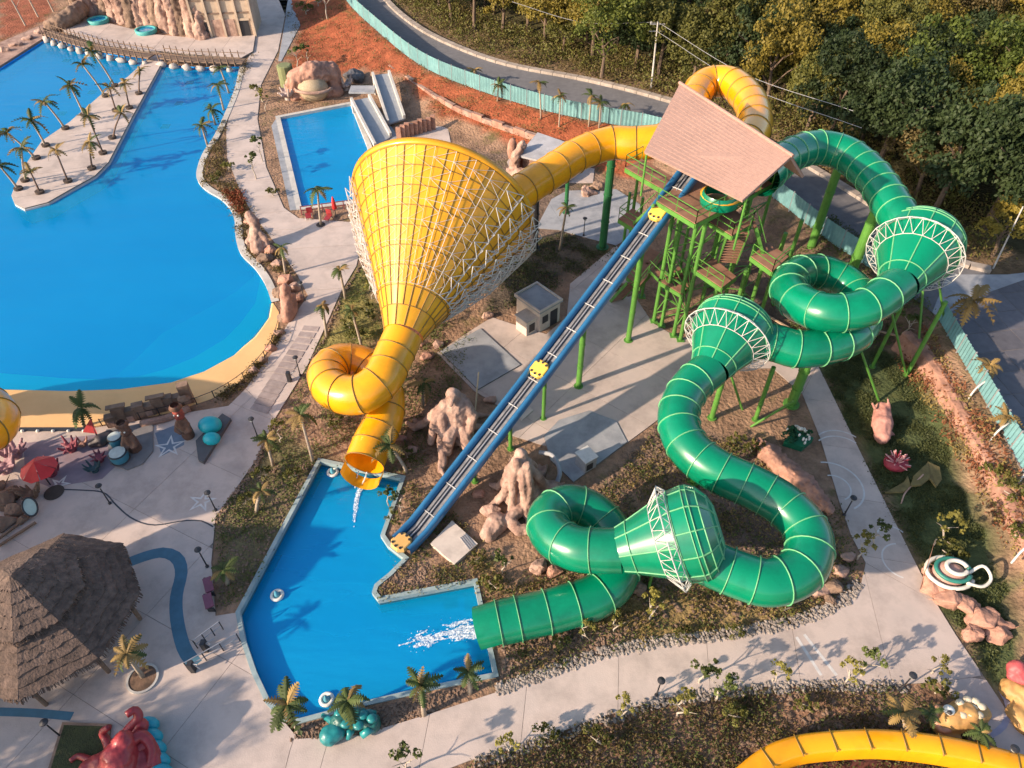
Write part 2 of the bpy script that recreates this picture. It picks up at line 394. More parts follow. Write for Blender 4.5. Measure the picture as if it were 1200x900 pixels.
# ------------------------------------------------------------------ pools
pool_wall = M("pool_wall_paint", (.03, .16, .22), .5, (.02, .12, .17), scale=1, dirt=.3)
pool_deep = M("pool_paint_deep", (.0, .37, .95), .5, (.0, .34, .92), scale=.12, detail=3)
pool_mid = M("pool_paint_mid", (.0, .55, 1.0), .5, (.0, .53, 1.0), scale=.12, detail=3)
pool_cyan = M("pool_paint_cyan", (.0, 1.0, 1.0), .5, (.0, .98, 1.0), scale=.12, detail=3)
pool_land = M("pool_paint_blue", (.004, .52, .98), .5, (.004, .47, .95), scale=.14, detail=3, dirt=.12, dscale=.15)
coping_mat = M("coping", (.55, .52, .47), .7, (.45, .43, .40), scale=1.5, dirt=.3)
cyan_coping = M("cyan_coping", (.34, .42, .42), .6, (.24, .32, .33), scale=1.5, dirt=.3)
w_wave = water_mat("wave_pool_water", (.94, .99, 1.0), .35, .8, turb=.38)
w_land = water_mat("landing_pool_water", (.94, .99, 1.0), .35, 1.5)

def ring(mb, inner, outer, z0, z1, mi=0):
    """flat kerb ring between two matching outlines"""
    n = len(inner); vs = [(p[0], p[1], z1) for p in inner] + [(p[0], p[1], z1) for p in outer] + [(p[0], p[1], z0) for p in inner] + [(p[0], p[1], z0) for p in outer]
    fs = []
    for i in range(n):
        j = (i + 1) % n
        fs += [(i, j, n + j, n + i), (i, 2 * n + i, 2 * n + j, j), (n + i, n + j, 3 * n + j, 3 * n + i)]
    mb.add(vs, fs, mi)
def pool(name, poly, depth, wz, floor_m, wall_m, water_m, cop_m, cw, ch, label_cop=None):
    basin = MB(); n = len(poly)
    if sum(poly[i][0] * poly[(i + 1) % n][1] - poly[(i + 1) % n][0] * poly[i][1] for i in range(n)) < 0: poly = poly[::-1]
    basin.add([(p[0], p[1], -depth) for p in poly], [tuple(range(n))], 0)
    basin.add([(p[0], p[1], .0) for p in poly] + [(p[0], p[1], -depth) for p in poly], [(i, (i + 1) % n, n + (i + 1) % n, n + i) for i in range(n)], 1)
    root = struct(basin.build(name + "_basin", [floor_m, wall_m]))
    w = MB(); w.add([(p[0], p[1], wz) for p in offset_poly(poly, .01)], [tuple(range(n))]); struct(w.build(name + "_water", water_m))
    if cw:
        k = MB(); ring(k, offset_poly(poly, -.05), offset_poly(poly, cw), -.25, ch); k.build("coping", cop_m, root)
    return root
wp = pool("wave_pool", W_poly, 1.6, -.10, pool_deep, pool_deep, w_wave, coping_mat, 0, 0)
# inner shelves of the wave pool: the bright shallow band and the middle shelf
sh = MB()
sh.prism([P(*p) for p in [(320, 355), (313, 334), (305, 320), (298, 352), (280, 376), (262, 394), (225, 416), (190, 430), (160, 438), (115, 441), (75, 440), (0, 434), (-80, 418), (-195, 375),
                          (-200, 385), (-90, 440), (0, 457), (80, 459), (140, 457), (200, 449), (240, 436), (275, 417), (300, 396), (317, 372)]], -1.5, -.32)
sh.build("shallow_shelf", pool_cyan, wp)
sh = MB()
sh.prism([P(*p) for p in [(305, 320), (299, 314), (275, 335), (250, 350), (187, 384), (155, 415), (135, 432), (112, 440), (160, 438), (190, 430), (225, 416), (262, 394), (280, 376), (298, 352)]], -1.5, -.62)
sh.build("middle_shelf", pool_mid, wp)
# white coping along the planted edge of the wave pool
cp = MB(); edge = spline([P(*p) for p in [(282, 78), (276, 105), (264, 135), (252, 160), (239, 180), (232, 200), (233, 212), (243, 223), (260, 233), (272, 246), (277, 262), (278, 280), (284, 298), (300, 314), (313, 334), (320, 355)]], 1.0)
fr = frames(edge)
for i in range(len(edge) - 1):
    a, b = edge[i], edge[i + 1]; na, nb = fr[i][1], fr[i + 1][1]
    if na.x < 0: pass
    cp.add([a - na * .55 + Vector((0, 0, .1)), b - nb * .55 + Vector((0, 0, .1)), b + nb * .12 + Vector((0, 0, .1)), a + na * .12 + Vector((0, 0, .1)),
            a - na * .55 - Vector((0, 0, .2)), b - nb * .55 - Vector((0, 0, .2)), b + nb * .12 - Vector((0, 0, .3)), a + na * .12 - Vector((0, 0, .3))],
           [(0, 1, 2, 3), (0, 4, 5, 1), (2, 6, 7, 3)])
cp.build("coping", coping_mat, wp)
lp = pool("landing_pool", LAND_p, 1.5, -.55, pool_land, pool_wall, w_land, cyan_coping, .22, .12)
sp = pool("small_pool", SMALL_p, 1.3, -.22, pool_land, pool_land, w_land, coping_mat, .5, .10)
stp = MB(); q = [P(335, 175), P(341, 173), P(366, 238), P(355, 240)]
stp.prism(q, -1.2, -.5); stp.build("pool_step", pool_mid, sp)

beach = M("beach_paint", (.72, .45, .20), .85, (.66, .40, .17), scale=.35, bump=.1, bscale=10, dirt=.10, dscale=.3)
bm_ = MB(); Bp = [P(*p) for p in BEACH]; bm_.add([(p.x, p.y, .04) for p in Bp], [tuple(range(len(Bp)))])
shore = [P(*p) for p in BEACH[:9]]; ramp = [P(p[0] - (5 if p[0] > 290 else 2 if p[0] > 230 else 0), p[1] - (1 if p[0] > 310 else 4)) for p in BEACH[:9]]; k = len(shore)
bm_.add([(p.x, p.y, .04) for p in shore] + [(p.x, p.y, -.28) for p in ramp], [(i, k + i, k + i + 1, i + 1) for i in range(k - 1)])
struct(bm_.build("beach", beach))

# ------------------------------------------------------------------ pavements cut into slabs
def slabs(name, px, mat, slab_mat, z=.06, cuts=(), gap=.02, base=0.0, pz=0.0, piece="paving_slab"):
    poly = [P(p[0], p[1], pz) for p in px]
    b = MB(); b.prism([(p.x, p.y) for p in poly], base - .1, base + z - .022); root = struct(b.build(name, mat))
    bm = bmesh.new(); bm.faces.new([bm.verts.new((p.x, p.y, 0)) for p in poly])
    for d, ww in cuts:
        d = Vector((d[0], d[1], 0)).normalized(); s = [v.co.dot(d) for v in bm.verts]; k = min(s) + ww * .55; top = max(s)
        while k < top:
            bmesh.ops.bisect_plane(bm, geom=bm.verts[:] + bm.edges[:] + bm.faces[:], dist=1e-4, plane_co=d * k, plane_no=d); k += ww
    polys = [[v.co.copy() for v in f.verts] for f in bm.faces]; bm.free()
    for pl in polys:
        # drop doubled points, pull the outline in by half the joint
        q = [p for i, p in enumerate(pl) if (p - pl[i - 1]).length > .03]
        if len(q) < 3: continue
        A = abs(sum(q[i].x * q[(i + 1) % len(q)].y - q[(i + 1) % len(q)].x * q[i].y for i in range(len(q)))) / 2
        if A < .15: continue
        q = offset_poly(q, -gap); m = MB(); m.prism([(p.x, p.y) for p in q], base + z - .05, base + z, bottom=False)
        m.build(piece, slab_mat, root)
    return root

# west walkway and plaza
JM = joint_mat
WALK_W = [(296, -30), (300, 20), (294, 60), (276, 110), (265, 150), (266, 185), (280, 220), (292, 245), (322, 285), (348, 322), (361, 347), (336, 382), (318, 415), (288, 456),
          (322, 492), (360, 430), (383, 380), (400, 342), (418, 312), (428, 262), (350, 256), (333, 244), (312, 196), (302, 140), (306, 100), (326, 60), (335, 15), (343, -30)]
slabs("walkway", WALK_W, JM, concrete, cuts=[((-.12, 1), 3.4)])
PLAZA_W = [(-160, 506), (0, 505), (110, 502), (195, 488), (268, 476), (288, 456), (322, 492), (300, 540), (272, 580), (253, 606), (248, 660), (253, 722), (279, 718), (285, 752), (298, 790), (314, 824), (331, 843),
           (350, 850), (340, 880), (320, 960), (-120, 960)]
slabs("plaza", PLAZA_W, JM, concrete, cuts=[((.5, 1), 5.2), ((1, -.5), 6.5)], gap=.012)
WALK_S = [(331, 843), (350, 866), (420, 862), (500, 838), (580, 812), (640, 792), (700, 772), (760, 759), (850, 748), (930, 733), (985, 712), (1008, 688), (1014, 660), (1096, 706), (1120, 745), (1152, 792), (1100, 800), (1040, 803), (960, 801),
          (880, 806), (780, 818), (700, 842), (620, 872), (550, 892), (490, 915), (440, 960), (320, 960), (340, 880), (350, 850)]
slabs("walkway", WALK_S, JM, concrete, cuts=[((1, -.12), 5.0)], gap=.012)
slabs("walkway", [(1152, 792), (1100, 800), (1140, 838), (1165, 872), (1210, 930), (1250, 930), (1200, 864)], JM, concrete, cuts=[((.2, 1), 2.2)], gap=.012)
WALK_E = [(958, 428), (940, 462), (961, 514), (983, 588), (997, 628), (1014, 660), (1096, 706), (1070, 655), (1030, 575)]
slabs("walkway", WALK_E, JM, concrete, cuts=[((.2, 1), 4.5)], gap=.012)
PLAZA_C = [(645, 525), (672, 566), (765, 497), (800, 470), (868, 432), (905, 432), (940, 462), (958, 428), (925, 395), (840, 402), (790, 394), (765, 379), (740, 342), (736, 305), (722, 288), (700, 306),
           (668, 333), (664, 372), (640, 392), (600, 380), (576, 372), (512, 414), (555, 458), (590, 480), (580, 505)]
slabs("plaza", PLAZA_C, JM, concrete, cuts=[((.62, .78), 5.0), ((.78, -.62), 7.0)], gap=.014)
slabs("pavement", [(628, 268), (646, 234), (664, 224), (722, 222), (750, 240), (752, 270), (722, 288), (690, 280), (655, 270)], JM, concrete_grey, cuts=[((1, .3), 5.0)], gap=.012)
# two grey service pads and the round-ended pump pad, set on the plaza paving
slabs("service_pad", [(516, 413), (563, 386), (610, 429), (560, 458)], JM, concrete_grey, z=.16, cuts=[])
slabs("service_pad", [(672, 566), (735, 519), (722, 494), (690, 482), (655, 493), (637, 512), (645, 540)], JM, concrete_grey, z=.12, cuts=[])
# pier in the wave pool
slabs("pier", PIER, JM, concrete, z=.22, cuts=[((-.35, 1), 4.6)], gap=.02)
pr = MB(); pr.prism([(p.x, p.y) for p in offset_poly(PIER_p, .1)], -1.55, .1); struct(pr.build("pier_wall", coping_mat))
# terrace at the far end of the wave pool
slabs("terrace", [(72, 30), (100, 22), (180, 42), (225, 46), (300, 42), (297, 62), (283, 70), (230, 66), (190, 62), (176, 62), (120, 55), (75, 38)], JM, concrete, z=.25, cuts=[((1, 0), 5)])
slabs("terrace", [(-40, 60), (0, 52), (52, 30), (62, 40), (0, 80), (-60, 108)], JM, rock_pale, z=.25, cuts=[((1, .5), 6)])
# small pool deck
slabs("pool_deck", [(412, 120), (436, 116), (472, 168), (470, 180), (452, 178), (432, 168)], JM, concrete_grey, cuts=[((0, 1), 3)])
slabs("pool_deck", [(318, 148), (325, 137), (352, 246), (340, 247)], JM, concrete_grey, cuts=[((0, 1), 4)])
slabs("pavement", [(470, 160), (506, 138), (525, 150), (532, 186), (480, 186)], JM, concrete, cuts=[((0, 1), 3)])
slabs("pavement", [(594, 190), (620, 150), (700, 170), (695, 215), (640, 215), (600, 205)], JM, concrete, cuts=[((.4, 1), 3)])
slabs("footpath", [(318, -20), (345, 0), (352, 30), (330, 72), (326, 72), (335, 20)], JM, concrete_grey, cuts=[((0, 1), 3)])

# flat painted rings and starfish on the paving
paint = M("white_paint", (.62, .60, .58), .7, (.48, .47, .46), scale=3)
blue_band = M("blue_paint", (.06, .17, .25), .7, (.05, .14, .21), scale=2, dirt=.25)
def arc_mark(px, py, r, a0, a1, w, name="painted_arc"):
    c = P(px, py); mb = MB(); n = 22
    for i in range(n):
        t0, t1 = R(a0 + (a1 - a0) * i / n), R(a0 + (a1 - a0) * (i + 1) / n)
        mb.add([(c.x + q * math.cos(t), c.y + q * math.sin(t), .065) for t in (t0, t1) for q in (r, r + w)], [(0, 1, 3, 2)])
    return struct(mb.build(name, paint))
arc_mark(978, 572, 1.0, -70, 100, .10); arc_mark(975, 570, 2.0, -65, 95, .12); arc_mark(986, 528, 1.8, 40, 130, .11); arc_mark(986, 535, 1.8, 40, 130, .11)
arc_mark(1058, 658, 1.2, 90, 250, .10); arc_mark(1046, 632, .9, 30, 150, .10)
for (a, b) in [((933, 747), (962, 792)), ((942, 744), (980, 792))]:
    p, q = P(*a), P(*b); mb = MB(); d = (q - p).normalized(); n_ = Vector((-d.y, d.x, 0)) * .09
    mb.add([(v.x, v.y, .065) for v in (p - n_, q - n_, q + n_, p + n_)], [(0, 1, 2, 3)]); struct(mb.build("painted_line", paint))
def starfish(px, py, r, a):
    c = P(px, py); mb = MB(); pts = []
    for k in range(10):
        t = R(a + 36 * k); q = r if k % 2 == 0 else r * .36; pts.append(Vector((c.x + q * math.cos(t), c.y + q * math.sin(t))))
    inn = offset_poly(pts, -.14)
    for k in range(10):
        j = (k + 1) % 10; mb.add([(*pts[k], .066), (*pts[j], .066), (*inn[j], .066), (*inn[k], .066)], [(0, 1, 2, 3)])
    struct(mb.build("painted_starfish", paint))
starfish(237, 588, 1.0, 15); starfish(199, 524, 1.15, 30); starfish(70, 568, .8, 5)
def band(px, w, m, name, z=.064):
    pts = spline([P(*p) for p in px], .5); f = frames(pts); mb = MB()
    for i in range(len(pts) - 1):
        a, b = pts[i], pts[i + 1]; na, nb = f[i][1] * w / 2, f[i + 1][1] * w / 2
        mb.add([(v.x, v.y, z) for v in (a - na, b - nb, b + nb, a + na)], [(0, 1, 2, 3)])
    return struct(mb.build(name, m))
band([(150, 660), (172, 652), (192, 648), (208, 655), (213, 672), (207, 700), (208, 728), (216, 760), (230, 780)], .75, blue_band, "painted_band")
band([(-20, 834), (40, 836), (85, 840)], .45, blue_band, "painted_band")
band([(60, 574), (95, 575), (122, 578), (136, 592), (155, 608), (180, 616), (215, 611), (236, 611), (250, 618)], .10, M("dark_hose", (.05, .055, .07), .7), "painted_line", .07)

# ------------------------------------------------------------------ road, kerbs, fence
asphalt = M("asphalt", (.17, .165, .17), .9, (.13, .128, .135), scale=1.5, bump=.2, bscale=20, dirt=.3, dscale=.2)
near = spline(FENCE_p[:13], 1.5); far = spline(ROADFAR_p, 1.5)
def resample(pts, n): 
    L = [0]
    for i in range(1, len(pts)): L.append(L[-1] + (pts[i] - pts[i - 1]).length)
    return [Vector((np.interp(L[-1] * i / n, L, [p.x for p in pts]), np.interp(L[-1] * i / n, L, [p.y for p in pts]), ROADZ)) for i in range(n + 1)]
nr, fr_ = resample(near, 70), resample(far, 70)
rd = MB(); rd.add([(*p.lerp(q, .03)[:2], ROADZ + .03) for p, q in zip(nr, fr_)] + [(*p.lerp(q, .95)[:2], ROADZ + .03) for p, q in zip(nr, fr_)], [(i, i + 1, 72 + i, 71 + i) for i in range(70)])
struct(rd.build("road", asphalt))
kerb_m = M("kerb_concrete", (.42, .36, .31), .85, (.30, .25, .21), scale=1.5, dirt=.4)
kroot = struct(MB().build("kerb", kerb_m))
for i in range(70):       # far kerb, one stone per step
    a, b = fr_[i], fr_[i + 1]; d = (b - a).normalized(); mb = MB()
    mb.box(((a + b) / 2).xy.to_3d() + Vector((0, 0, ROADZ + .15)), ((b - a).length - .06, .8, .42), rz=math.atan2(d.y, d.x)); mb.build("kerbstone", kerb_m, kroot)
# dark tiled forecourt beyond the east fence
tile = M("dark_tile", (.13, .125, .14), .7, (.10, .095, .11), scale=1.5, rnd=.12, dirt=.25)
slabs("forecourt", [(1100, 374), (1150, 346), (1235, 316), (1330, 420), (1330, 640), (1265, 680), (1212, 580), (1165, 490), (1130, 425)], JM, tile, z=.05, cuts=[((1, .15), 2.2), ((-.15, 1), 2.2)], gap=.03, base=ROADZ, pz=ROADZ, piece="paving_tile")
slabs("apron", [(1092, 366), (1110, 322), (1180, 322), (1235, 316), (1150, 346), (1100, 374)], JM, concrete_grey, z=.05, cuts=[], base=ROADZ, pz=ROADZ)

fence_m = M("cyan_fence_sheet", (.20, .40, .41), .5, (.15, .33, .35), scale=1.0, rnd=.12, trans=.25, dirt=.25, dscale=.9)
def fence(pts, step, h, label, z):
    pts = resample_z(pts, step, z); t = thing("panel_fence", pts[0], label, "fence")
    for i in range(len(pts) - 1):
        a, b = pts[i], pts[i + 1]; d = b - a; L = d.length; n_ = Vector((-d.y, d.x, 0)).normalized(); mb = MB(); k = 10; vs = []
        for j in range(k + 1):
            p = a.lerp(b, .02 + .96 * j / k) + n_ * (.035 if j % 2 else -.035); vs += [p + Vector((0, 0, .12)), p + Vector((0, 0, h))]
        mb.add(vs, [(2 * j, 2 * j + 2, 2 * j + 3, 2 * j + 1) for j in range(k)]); mb.build("fence_panel", fence_m, t)
        mb = MB(); mb.bar(a - Vector((0, 0, .2)), a + Vector((0, 0, h + .12)), .09); mb.build("post", grey_steel, t)
        mb = MB(); mb.bar(a + Vector((0, 0, h - .1)) + n_ * .06, b + Vector((0, 0, h - .1)) + n_ * .06, .05); mb.build("rail", grey_steel, t)
def resample_z(pts, step, z):
    L = [0]
    for i in range(1, len(pts)): L.append(L[-1] + (pts[i] - pts[i - 1]).length)
    n = max(1, round(L[-1] / step))
    return [Vector((np.interp(L[-1] * i / n, L, [p.x for p in pts]), np.interp(L[-1] * i / n, L, [p.y for p in pts]), z)) for i in range(n + 1)]
off = Vector((.15, -.35, 0))
fence([p + off for p in spline(FENCE_p[:12], 1.5)], 2.4, 2.0, "turquoise sheet fence along the asphalt road below the forest", ROADZ)
fence([p + off for p in spline(FENCE_p[12:18], 1.5)], 2.0, 1.7, "turquoise sheet fence above the pink rock wall by the tiled forecourt", ROADZ)

# crushed-stone edging along the planted beds
def pebble_strip(pxs, w, n, label, mat, size=(.05, .14), z=.03):
    pts = spline([P(*p) for p in pxs], .3); f = frames(pts); mb = MB(); rs = random.Random(len(pxs) * 7 + n)
    for _ in range(n):
        i = rs.randrange(len(pts)); p = pts[i] + f[i][1] * (rs.random() - .5) * w + f[i][0] * rs.uniform(-.2, .2); r = rs.uniform(*size)
        mb.ball(p + Vector((0, 0, z + r * .3)), (r * rs.uniform(.7, 1.3), r * rs.uniform(.7, 1.3), r * .7), 5, 3, jit=.5)
    return tag(mb.build("stone_edging", mat), label, "stones", kind="stuff")
pale_stone = M("pale_stone", (.36, .31, .27), .9, (.16, .135, .12), scale=2.5)
pebble_strip([(585, 808), (640, 789), (700, 768), (760, 755), (850, 744), (930, 729), (985, 706), (1004, 684)], .7, 1500, "pale crushed stones lining the bed above the south walkway", pale_stone)
pebble_strip([(560, 893), (620, 876), (700, 847), (780, 822), (880, 809), (960, 804), (1060, 806)], .6, 800, "pale crushed stones lining the lower verge of the walkway", pale_stone)
pebble_strip([(320, 500), (300, 545), (272, 585), (256, 610)], .4, 200, "brown stones edging the bed beside the plaza", rock_brown)
pebble_strip([(425, 310), (403, 345), (386, 384), (362, 434)], .3, 160, "stones edging the grassy bed under the yellow funnel", rock_brown)
# ================================================================== SLIDES
def tube_slide(parent, pts, r, seg, mats, name="tube_section", n=24, lip=.06, skip=0, open_top=None, lipw=.05):
    path = spline(pts, .28); fr = frames(path); k = max(2, round(seg / .28)); i = 0; outs = []
    N = len(path); cuts = list(range(0, N - k // 2, k)); cuts[-1:] = [cuts[-1]]; cuts.append(N - 1) if cuts[-1] != N - 1 else None
    for c in range(len(cuts) - 1):
        i0, i1 = cuts[c], cuts[c + 1]; mb = MB(); vs = []; fs = []
        idx = list(range(i0, i1 + 1))
        for q in idx:
            _, a, b = fr[q]
            vs += [path[q] + r * (math.cos(2 * math.pi * j / n) * a + math.sin(2 * math.pi * j / n) * b) for j in range(n)]
        for q in range(len(idx) - 1):
            for j in range(n): fs.append((q * n + j, q * n + (j + 1) % n, (q + 1) * n + (j + 1) % n, (q + 1) * n + j))
        mb.add(vs, fs, 0)
        t, a, b = fr[i1]; p = path[i1]          # bolted flange at the far end
        rr = [(r - .01, -lipw), (r + lip, -lipw), (r + lip, 0), (r - .01, 0)]; vs = []
        for (q, s_) in rr: vs += [p + t * s_ + q * (math.cos(2 * math.pi * j / n) * a + math.sin(2 * math.pi * j / n) * b) for j in range(n)]
        mb.add(vs, [(u * n + j, u * n + (j + 1) % n, (u + 1) * n + (j + 1) % n, (u + 1) * n + j) for u in range(3) for j in range(n)], 1)
        mb.build(name, mats, parent, smooth=True)
    return path, fr
def axis_frame(ax):
    ax = ax.normalized(); a = ax.cross(Vector((0, 0, 1))).normalized(); return ax, a, a.cross(ax)
def funnel(parent, p0, ax, prof, nang, mats, lip=.07, sub=4, twist=0.0, name="funnel_panel"):
    """prof: list of (distance along axis, radius) ring borders; every panel between two seams is its own part"""
    ax, a, b = axis_frame(ax)
    def pt(s, r, t): return p0 + ax * s + r * (math.cos(t) * a + math.sin(t) * b)
    for k in range(len(prof) - 1):
        (s0, r0), (s1, r1) = prof[k], prof[k + 1]; L = math.hypot(s1 - s0, r1 - r0); nx, nr_ = -(r1 - r0) / L, (s1 - s0) / L
        na = nang if not isinstance(nang, list) else nang[k]
        for i in range(na):
            mb = MB(); w = 2 * math.pi / na; t0 = i * w + twist; g = .012 / max(r1, r0)
            vs = []
            for u in range(2):
                s, r = (s0, r0) if u == 0 else (s1, r1)
                vs += [pt(s, r, t0 + g + (w - 2 * g) * j / sub) for j in range(sub + 1)]
            mb.add(vs, [(j, j + 1, sub + 2 + j, sub + 1 + j) for j in range(sub)], 0)
            # outward flange along one side and along the outer ring
            tt = t0 + w; lw = .035
            for (q0, q1) in (((s0, r0), (s1, r1)),):
                A, B = lw / q0[1], lw / q1[1]
                mb.add([pt(q0[0], q0[1], tt - A), pt(q1[0], q1[1], tt - B), pt(q1[0] + nx * lip, q1[1] + nr_ * lip, tt - B), pt(q0[0] + nx * lip, q0[1] + nr_ * lip, tt - A),
                        pt(q0[0] + nx * lip, q0[1] + nr_ * lip, tt + A), pt(q1[0] + nx * lip, q1[1] + nr_ * lip, tt + B), pt(q1[0], q1[1], tt + B), pt(q0[0], q0[1], tt + A)],
                       [(0, 1, 2, 3), (3, 2, 5, 4), (4, 5, 6, 7)], 1)
            ds = .05; vs = []
            for j in range(sub + 1):
                t = t0 + w * j / sub
                vs += [pt(s1 - ds, r1 - ds * (r1 - r0) / max(.01, s1 - s0), t), pt(s1 - ds + nx * lip, r1 + nr_ * lip, t), pt(s1 + nx * lip, r1 + nr_ * lip, t), pt(s1, r1, t)]
            mb.add(vs, [(4 * j + q, 4 * j + q + 1, 4 * j + q + 5, 4 * j + q + 4) for j in range(sub) for q in range(3)], 1)
            mb.build(name, mats, parent, smooth=True)
    return pt
def column(parent, base, top, r, mat, name="support_column", plate=True):
    mb = MB(); mb.cyl(base, top, r, r, 14)
    if plate:
        mb.cyl(Vector(base), Vector(base) + Vector((0, 0, .1)), r * 1.7, n=14)
        for k in range(3):                   # stiffening collars
            p = Vector(base).lerp(Vector(top), .3 + .3 * k); mb.cyl(p, p + Vector((0, 0, .08)), r * 1.15, n=14)
    return mb.build(name, mat, parent, smooth=False)

# ------------------------------------------------------------------ yellow funnel slide
Y = thing("yellow_funnel_slide", P(500, 420), "giant yellow funnel water slide with white lattice and orange tubes", "water slide")
ym = [y_tube, y_seam]
tube_slide(Y, PP([(866, 178, 14.0), (884, 150, 13.9), (880, 121, 13.8), (857, 98, 13.6), (828, 98, 13.3), (812, 120, 13.0), (812, 148, 12.6), (785, 163, 12.3), (745, 168, 12.0), (715, 168, 11.8), (680, 180, 11.6),
                   (650, 199, 11.4), (622, 217, 11.2), (600, 233, 11.0)]), 1.35, 2.0, ym)
ys = P(473, 392, 6.6); yax = Vector((.20, .925, .325)).normalized()
R0, R1, YL = 1.4, 7.0, 11.1
prof = [(0, R0), (1.3, 1.95)] + [(1.3 + (YL - 1.4) * k / 8, 1.95 + 4.95 * k / 8) for k in range(1, 9)]
ypt = funnel(Y, ys, yax, prof, [14] + [28] * 8, [y_panel, y_seam], lip=.05, sub=3)
rim = MB(); n = 96; vs = []
pr_ = [(YL - .12, 6.88), (YL - .1, 7.04), (YL + .32, 7.10), (YL + .35, 6.98), (YL + .25, 6.78), (YL - .05, 6.76)]
for i in range(n):
    for (s, r) in pr_: vs.append(ypt(s, r, 2 * math.pi * i / n))
m_ = len(pr_)
rim.add(vs, [(i * m_ + j, i * m_ + (j + 1) % m_, ((i + 1) % n) * m_ + (j + 1) % m_, ((i + 1) % n) * m_ + j) for i in range(n) for j in range(m_)])
rim.build("rim", y_panel, Y, smooth=True)
# white lattice standing off the cone
lat = MB(); NA = 30; rows = 13
def yr(s): return float(np.interp(s, [q[0] for q in prof], [q[1] for q in prof]))
ax_, aa, bb = axis_frame(yax)
SS = [2.6 + (YL - 2.8) * k / rows for k in range(rows + 1)]
camdir = Vector((0, 0, CAMH)) - ypt(8, 0, 0)
camdir.normalize()
for i in range(NA):
    t = 2 * math.pi * i / NA; t1 = 2 * math.pi * (i + 1) / NA
    nrm = math.cos(t) * aa + math.sin(t) * bb
    under = nrm.z < .5                          # the truss frame carries the cone from below and the sides
    w_ = 1.0 if under else (.5 if nrm.x > .1 else .28)
    off0 = lambda s: yr(s) + .06
    off1 = lambda s: yr(s) + .10 + ((.1 + .85 * min(1, max(0, (.5 - nrm.z) / .6))) if under else .03) * min(1, (s - 2.2) / 4)
    if not under and nrm.x < -.75: continue
    lat.bar(ypt(SS[0], off1(SS[0]), t), ypt(SS[-1], off1(SS[-1]), t), .055 * w_)
    for k in range(rows):
        s0, s1 = SS[k], SS[k + 1]
        if under:
            lat.bar(ypt(s0, off0(s0), t), ypt(s1, off1(s1), t), .04); lat.bar(ypt(s0, off1(s0), t), ypt(s0, off0(s0), t), .035)
        lat.bar(ypt(s0 if k % 2 else s1, off1(s0 if k % 2 else s1), t), ypt(s1 if k % 2 else s0, off1(s1 if k % 2 else s0), t1), .045 * w_)
        if k % 2 == 0: lat.bar(ypt(s0, off1(s0), t), ypt(s0, off1(s0), t1), .05 * w_)
lat.build("lattice", white_steel, Y)
# tail: bend, loop, exit
tube_slide(Y, [ys + yax * .02] + PP([(462, 416, 6.0), (446, 446, 5.5), (418, 463, 5.0), (390, 456, 4.6), (384, 436, 4.2), (401, 424, 3.8), (430, 430, 3.3), (450, 458, 2.8), (450, 490, 2.3), (436, 520, 1.8), (427, 543, 1.5)]), 1.36, 1.5, ym)
lipm = MB(); e0 = P(427, 545, 1.4)
for i in range(9):
    t0 = R(180 + 20 * i); t1 = R(200 + 20 * i)
    d = Vector((-.26, -.96, -.12)); sd = Vector((.96, -.26, 0))
    f_ = lambda t: e0 + 1.42 * (math.cos(t) * sd + math.sin(t) * Vector((0, 0, 1)))
    lipm.add([f_(t0), f_(t1), f_(t1) + d * .9, f_(t0) + d * .9], [(0, 1, 2, 3)])
lipm.build("exit_lip", y_panel, Y, smooth=True)
for (px, py, ptop) in [(706, 290, (716, 183)), (626, 292, (628, 222)), (663, 250, (668, 200))]:
    b_ = P(px, py); zt = min(PV(*ptop, y=b_.y), 10.6); column(Y, b_, (b_.x, b_.y, zt), .36 if px != 663 else .2, g_steel_dark if px != 626 else dark_metal)
for (px, py, zt) in [(452, 365, 5.6), (540, 330, 5.4), (560, 300, 6.5), (430, 300, 6.2), (400, 470, 3.4), (455, 500, 1.2)]:
    b_ = P(px, py); column(Y, b_, (b_.x, b_.y, zt), .16, white_steel)

# ------------------------------------------------------------------ green slide with three funnels
Gs = thing("green_funnel_slide", P(850, 500), "winding green tube water slide with three funnels and white trusses", "water slide")
gm = [g_tube, g_seam]
def green_funnel(p0, ax, L, r1, drum, entry=None):
    prof = [(0, 1.30), (.7, 1.52), (L - drum, r1), (L - drum * .2, r1 + .10), (L + .05, r1 + .06), (L + .5, r1 - .18), (L + .95, r1 - .75), (L + 1.15, 1.15)]
    pt = funnel(Gs, p0, ax, prof, [8, 8, 12, 12, 12, 12, 12], [g_tube, g_seam], lip=.05, sub=6)
    s0 = prof[2][0] - .12; tr = MB(); n = 24
    for i in range(n):
        t, t1, tm = 2 * math.pi * i / n, 2 * math.pi * (i + 1) / n, 2 * math.pi * (i + .5) / n
        a0, a1 = pt(s0, r1 + .1, t), pt(s0, r1 + .1, t1); b0, b1 = pt(s0 - .35, r1 + .42, tm), pt(s0 - .35, r1 + .42, tm + 2 * math.pi / n)
        c0, c1 = pt(s0 - 1.05, r1 - .42, t), pt(s0 - 1.05, r1 - .42, t1)
        for (u, v, w) in ((a0, a1, .04), (b0, b1, .05), (c0, c1, .04), (a0, b0, .028), (a1, b0, .028), (c0, b0, .028), (c1, b0, .028)): tr.bar(u, v, w)
    tr.build("truss", white_steel, Gs)
    return pt
f1 = P(1053, 333, 10.0); ax1 = Vector((.57, .81, .16)).normalized()
f2 = P(832, 433, 6.6); ax2 = Vector((.52, .82, .21)).normalized()
f3 = P(728, 645, 5.0); ax3 = Vector((.91, .04, .36)).normalized()
